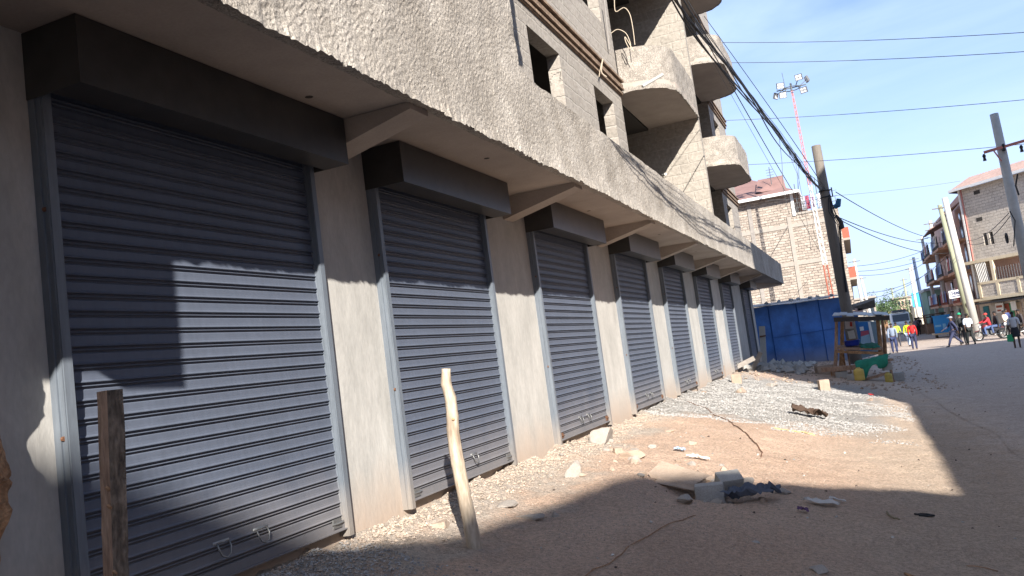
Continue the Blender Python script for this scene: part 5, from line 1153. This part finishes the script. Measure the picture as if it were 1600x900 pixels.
# vehicle far off
vh = thing('parked_bus', 'small white and dark bus far down the street behind the people', 'bus', (4.3, 100, .05))
g = MB(); P = [(0, .35), (0, 1.2), (.35, 1.5), (.6, 2.35), (5.6, 2.45), (5.7, .35)]; g.extr([(3.5, 100+y, z) for y, z in P], (0, 0, 0), (1.8, 0, 0)); g.build('body', M_WHITE, vh)
g = MB(); g.add([(3.6, 100.30, 1.46), (5.2, 100.30, 1.46), (5.2, 100.55, 2.25), (3.6, 100.55, 2.25)], [(0, 1, 2, 3)]); g.build('windscreen', M_GLASS, vh)
for x in (3.6, 5.2):
    for y in (100.9, 104.6): g = MB(); g.torus((x, y, .36), .26, .1, 'x', 16, 6); g.build('wheel', M_TYRE, vh)
    g = MB(); g.box(x-.12, x+.12, 99.96, 100.0, .7, .9); g.build('headlight', M_GLASS, vh)
g = MB(); g.box(3.7, 5.1, 101, 104.5, 2.45, 2.75); g.build('roof_rack', M_CABLEG, vh)

# ------------------------------------------------------------------ people
def skin(name, verts, edges, radii, mt, parent, sub=1):
    me = bpy.data.meshes.new(name); me.from_pydata([tuple(v) for v in verts], edges, []); me.materials.append(mt); o = bpy.data.objects.new(name, me); COL.objects.link(o); o.parent = parent
    md = o.modifiers.new('skin', 'SKIN'); md.use_smooth_shade = True
    if not me.skin_vertices: 
        bpy.context.view_layer.objects.active = o
    for sv, r_ in zip(me.skin_vertices[0].data, radii): sv.radius = r_ if isinstance(r_, tuple) else (r_, r_)
    me.skin_vertices[0].data[0].use_root = True
    s_ = o.modifiers.new('sub', 'SUBSURF'); s_.levels = sub; s_.render_levels = sub
    return o
def person(x, y, h, head, label, shirt, pants, stride=.0, arms=(.1, -.1), bend=(.15, .15), sleeves=1.0, legs=1.0, cap=None, seated=False, skirt=False, lean=0., z=None, hair=True, reach=None, build=1.):
    z = terr(x, y) if z is None else z
    t = thing('person', label, 'person', (x, y, z), rz=head); s = h/1.72; V = []; E = []; Rr = []; I = {}
    def add(n, p, r_, par=None):
        V.append(Vector(p)*s); Rr.append(r_*s if not isinstance(r_, tuple) else tuple(q*s for q in r_)); I[n] = len(V)-1
        if par: E.append((I[par], I[n]))
    zp = .93 if not seated else .80
    if not seated: zp -= .06*abs(stride)
    top = lambda dz: (0, -lean*dz, zp+dz)
    add('pelvis', (0, 0, zp), (.135*build, .105)); add('waist', top(.2), (.115*build, .09), 'pelvis'); add('chest', top(.40), (.15*build, .105), 'waist'); add('neck0', top(.53), (.07, .065), 'chest'); add('neck', top(.59), .052, 'neck0')
    add('jaw', (0, -lean*.62-.015, zp+.655), (.068, .078), 'neck'); add('skull', (0, -lean*.66, zp+.735), (.074, .088), 'jaw'); add('crown', (0, -lean*.68+.005, zp+.785), (.045, .055), 'skull')
    add('nose', (0, -lean*.64-.098, zp+.685), .014, 'jaw')
    for sd, nm in ((-1, 'l'), (1, 'r')):
        i = 0 if sd < 0 else 1; sw = arms[i]; bd = bend[i]
        sh_ = Vector((sd*.185, -lean*.47, zp+.47)); add('sh'+nm, sh_, .058, 'neck0')
        el = sh_+Vector((sd*.045, -math.sin(sw)*.29, -math.cos(sw)*.29)); wr_ = el+Vector((-sd*.01, -math.sin(sw+bd)*.25, -math.cos(sw+bd)*.25))
        if reach and reach[i]: el, wr_ = Vector(reach[i][0]), Vector(reach[i][1])
        add('el'+nm, el, .042, 'sh'+nm); add('wr'+nm, wr_, (.028, .022), 'el'+nm)
        d = (wr_-el).normalized(); add('pa'+nm, wr_+d*.07, (.036, .016), 'wr'+nm)
        for k, (o_, ln) in enumerate(((-.028, .065), (-.010, .078), (.009, .073), (.027, .058))):
            add('f%d%s' % (k, nm), wr_+d*(.09+ln*.4)+Vector((0, o_, 0)), .0095, 'pa'+nm); add('g%d%s' % (k, nm), wr_+d*(.09+ln)+Vector((-sd*.015, o_, 0)), .008, 'f%d%s' % (k, nm))
        add('th'+nm, wr_+d*.05+Vector((-sd*.02, -.035, 0)), .010, 'wr'+nm)
        ls = stride*sd*.42; hp = Vector((sd*.095, 0, zp-.05)); add('hip'+nm, hp, .092*build, 'pelvis')
        if seated: kn = hp+Vector((sd*.08, -.40, .0)); an_ = kn+Vector((0, .05, -.42)); 
        else:
            kn = hp+Vector((sd*.01, -math.sin(ls)*.43-(.05 if ls < 0 else 0), -math.cos(ls)*.43)); kb = ls*.7-(.45 if ls < -.15 else 0)
            an_ = kn+Vector((0, -math.sin(kb)*.40, -math.cos(kb)*.40))
        add('kn'+nm, kn, .062*build, 'hip'+nm); add('an'+nm, an_, .042, 'kn'+nm)
        hz_ = Vector((an_.x, an_.y+.03, an_.z-.045)); add('he'+nm, hz_, .036, 'an'+nm); add('to'+nm, hz_+Vector((sd*.02, -.19, -.006)), (.042, .026), 'he'+nm)
    big_ = {I[q] for q in ('pelvis', 'waist', 'chest', 'hipl', 'hipr', 'knl', 'knr')}
    skin('body', V, E, [(tuple(q*.86 for q in r_) if isinstance(r_, tuple) else r_*.86) if i in big_ else r_ for i, r_ in enumerate(Rr)], M_SKIN, t)
    def sub(names, nm, mt, k, extra=0.):
        ids = [I[q] for q in names]; mp_ = {a: i for i, a in enumerate(ids)}; ee = [(mp_[a], mp_[b]) for a, b in E if a in mp_ and b in mp_]
        rr_ = [tuple(q*k+extra*s for q in Rr[i]) if isinstance(Rr[i], tuple) else Rr[i]*k+extra*s for i in ids]; return skin(nm, [V[i] for i in ids], ee, rr_, mt, t)
    top_ = ['pelvis', 'waist', 'chest', 'neck0', 'shl', 'shr', 'ell', 'elr']+(['wrl', 'wrr'] if sleeves >= 1 else [])
    sub(top_, 'shirt' if sleeves < 1 else 'jacket', shirt, 1.06, .012)
    if skirt:
        g = MB(); n = 16; lv = [(zp+.06, .15, .12), (zp-.15, .19, .15), (zp-.38, .21, .17)]
        vs = [((a_*math.cos(2*math.pi*k/n))*s, (b_*math.sin(2*math.pi*k/n))*s, z_*s) for z_, a_, b_ in lv for k in range(n)]
        g.add(vs, [(i*n+k, i*n+(k+1) % n, (i+1)*n+(k+1) % n, (i+1)*n+k) for i in range(2) for k in range(n)])
        g.v = [v+Vector((x, y, z)) for v in g.v]; g.build('skirt', pants, t, smooth=True)
    else: sub(['pelvis', 'hipl', 'hipr', 'knl', 'knr']+(['anl', 'anr'] if legs >= 1 else []), 'trousers', pants, 1.05, .012)
    for nm in 'lr':
        a_, b_ = V[I['he'+nm]], V[I['to'+nm]]; skin('shoe', [a_+Vector((0, .02, 0)), (a_+b_)/2, b_], [(0, 1), (1, 2)], [.045*s, .048*s, .042*s], M_TYRE, t)
    hc = V[I['skull']]; g = MB(); n = 12; vs = []
    for i in range(6):
        a_ = math.pi*.52*i/5
        for k in range(n): vs.append(hc+Vector((.094*s*math.sin(a_)*math.cos(2*math.pi*k/n), .012*s+.108*s*math.sin(a_)*math.sin(2*math.pi*k/n), -.005*s+.10*s*math.cos(a_))))
    g.add(vs, [(i*n+k, i*n+(k+1) % n, (i+1)*n+(k+1) % n, (i+1)*n+k) for i in range(5) for k in range(n)])
    if cap: g.box(hc.x-.07*s, hc.x+.07*s, hc.y-.19*s, hc.y-.07*s, hc.z+.015*s, hc.z+.03*s)
    g.v = [v+Vector((x, y, z)) for v in g.v]; g.build('cap' if cap else 'hair', cap or M_HAIR, t, smooth=True)
    return t
P_ = lambda n, c: rgb('cloth_'+n, c)
person(1.73, 52.8, 1.70, 0, 'man in a blue grey top and navy trousers walking towards us beside the stall', P_('bluegrey', (.20, .24, .31)), P_('navy', (.03, .04, .10)), .35, (.25, -.2), (.2, .2))
person(2.91, 60.3, 1.66, 2.6, 'person in a bright yellow jacket and pale jeans, the nearer of the two in yellow', P_('hiviz', (.55, .68, .03)), P_('palejeans', (.34, .42, .55)), .5, (.3, -.2), (.3, .2))
person(2.35, 62.5, 1.64, 2.9, 'person in a yellow green jacket half hidden at the left of the other yellow jacket', P_('hiviz2', (.42, .58, .06)), P_('darkcloth', (.05, .05, .06)), .2, (.2, .1), (.9, .4))
person(2.85, 54.2, 1.66, 3.0, 'man in a red top and navy trousers standing at the edge of the sunlit strip', P_('red', (.50, .02, .02)), P_('navy2', (.03, .035, .08)), .1, (.1, .05), (.3, .3))
person(4.78, 52.3, 1.72, -1.35, 'man in dark navy with a grey cap striding across the street', P_('navy3', (.035, .04, .085)), P_('navy3', (.035, .04, .085)), 1.25, (.6, -.5), (.5, .3), cap=P_('greycap', (.28, .28, .3)))
person(5.24, 52.5, 1.80, -2.7, 'tall man in a black jacket and green cap behind the striding man', P_('black', (.015, .018, .018)), P_('grey_trousers', (.09, .085, .08)), .3, (.1, .2), (.8, .7), cap=P_('greencap', (.02, .30, .15)))
person(5.56, 52.1, 1.72, -2.9, 'person in a white vest and black trousers right of the green cap', P_('white', (.66, .70, .76)), P_('black', (.015, .018, .018)), .5, (.3, -.3), (.4, .3), sleeves=0)
person(6.36, 42.9, 1.60, -.2, 'person in a white tee and black skirt holding a green bag at the right edge', P_('white2', (.58, .56, .55)), P_('black2', (.02, .02, .024)), .15, (.12, -.05), (.1, .1), sleeves=0, skirt=True)
person(7.85, 55.6, 1.58, .9, 'person in a white and orange top behind the motorbikes', P_('whiteorange', (.66, .5, .4)), P_('blackt', (.02, .02, .02)), .2, (.3, .2), (.5, .5))
person(8.6, 60.0, 1.62, .3, 'person in dark blue standing at the shop doors of the grey flats', P_('indigo', (.04, .06, .16)), P_('blackt', (.02, .02, .02)), .1)
crowd = [(5.20, 87.7, 'black coat', (.02, .02, .025)), (5.55, 90.5, 'purple brown top', (.10, .06, .09)), (5.95, 89.0, 'charcoal top', (.04, .045, .05)), (6.35, 86.0, 'dark blue top', (.03, .05, .10)), (6.7, 92.0, 'grey top', (.14, .14, .15)), (4.85, 84.0, 'dull mauve top', (.16, .12, .15))]
for i, (x, y, d, c) in enumerate(crowd):
    person(x, y, 1.62+.03*(i % 3), .5*i, 'distant bystander in a %s left of the blue cart' % d, P_('crowd%d' % i, c), P_('blackt', (.02, .02, .02)), .1*i, (.1*i, -.1))
gb = thing('green_bag', 'small green shopping bag hanging from the hand of the person at the right edge', 'bag', (6.14, 42.75, .3))
bp_ = at(1577, 521, 42.85); gb.location = bp_
g = MB(); g.obox(bp_+Vector((0, 0, -.22)), .11, .05, .15, .2, jit=.12); g.build('pouch', P_('greenbag', (.03, .30, .12)), gb); g = MB(); g.tube([bp_+Vector((-.05, 0, -.09)), bp_+Vector((0, 0, .03)), bp_+Vector((.05, 0, -.09))], .008, 5); g.build('handle', P_('greenbag', (.03, .30, .12)), gb)

def motorbike(x, y, rz, label, tank):
    z = terr(x, y); t = thing('motorbike', label, 'motorbike', (x, y, z), rz=0)
    parts = []
    def bld_(g, nm, mt, par=t, sm_=False):
        M = Matrix.Translation((x, y, z)) @ Matrix.Rotation(rz, 4, 'Z'); g.v = [M @ v for v in g.v]; return g.build(nm, mt, par, smooth=sm_)
    for yy in (-.64, .64):
        g = MB(); g.torus((0, yy, .30), .255, .045, 'x', 24, 8); w_ = bld_(g, 'wheel', M_TYRE)
        g = MB(); g.torus((0, yy, .30), .205, .012, 'x', 20, 5); g.tube([(-.05, yy, .3), (.05, yy, .3)], .05, 10)
        for k in range(6): a_ = k*math.pi/3; g.tube([(0, yy, .3), (0, yy+.2*math.cos(a_), .3+.2*math.sin(a_))], .012, 4)
        bld_(g, 'rim', M_ZINC, w_)
    for s_ in (-.07, .07):
        g = MB(); g.tube([(s_, -.64, .30), (s_, -.50, .72), (s_*1.1, -.42, .95)], .018, 6); bld_(g, 'fork', M_ZINC)
    g = MB(); g.tube([(-.34, -.28, .98), (-.18, -.42, 1.02), (0, -.45, .98), (.18, -.42, 1.02), (.34, -.28, .98)], .014, 6); bld_(g, 'handlebar', M_CABLE)
    g = MB(); g.tube([(0, -.55, .82), (0, -.47, .82)], [.075, .095], 12); bld_(g, 'headlight', M_WHITE)
    g = MB(); g.tube([(0, -.40, .74), (0, -.25, .80), (0, -.02, .78), (0, .08, .70)], [.07, .13, .12, .06], 12); bld_(g, 'fuel_tank', tank, sm_=True)
    g = MB(); g.obox((0, .34, .76), .11, .36, .045, 0, .05); bld_(g, 'seat', M_CABLE)
    g = MB(); g.box(-.10, .10, -.22, .14, .28, .56); g.tube([(0, -.1, .50), (0, -.16, .68)], .09, 10); bld_(g, 'engine', M_CABLEG)
    g = MB(); g.tube([(.13, -.1, .30), (.14, .3, .28), (.15, .75, .36)], [.025, .04, .045], 8); bld_(g, 'exhaust', M_ZINC)
    g = MB(); g.bar((0, -.40, .82), (0, -.2, .4), .04, .05); g.bar((0, .1, .62), (0, .64, .30), .05, .05); g.bar((0, -.05, .3), (0, .64, .3), .12, .04); bld_(g, 'frame', M_CABLE)
    g = MB(); g.obox((0, .70, .66), .07, .12, .02, 0, -.3); g.obox((0, -.66, .60), .055, .16, .012, 0, .2); bld_(g, 'mudguard', tank)
    return t
mb = 1.25
motorbike(6.95, 55.3, -1.35, 'dark red motorbike carrying the rider in red', rgb('maroon_tank', (.12, .015, .02), .3))
motorbike(8.15, 54.9, -1.2, 'second darker motorbike standing behind the first at the right', rgb('black_tank', (.02, .02, .03), .3))
t = person(7.02, 55.28, 1.68, -1.35, 'rider in a red jacket sitting on the dark red motorbike', P_('redjacket', (.42, .03, .04)), P_('jeans', (.08, .12, .24)), seated=True, lean=.25, reach=(((-.28, -.30, 1.12), (-.32, -.5, 1.06)), ((.28, -.30, 1.12), (.32, -.5, 1.06))), cap=P_('redhelmet', (.45, .05, .04)))
t = person(7.38, 55.20, 1.68, -1.35, 'passenger in a black jacket behind the rider in red', P_('blackjacket', (.02, .02, .022)), P_('jeans2', (.07, .10, .20)), seated=True, lean=.1, z=terr(7.4, 55.2)+.04)
t = person(8.55, 54.8, 1.66, -1.2, 'rider in dark clothes on the second motorbike', P_('darkbrown', (.05, .04, .04)), P_('blackt', (.02, .02, .02)), seated=True, lean=.2)
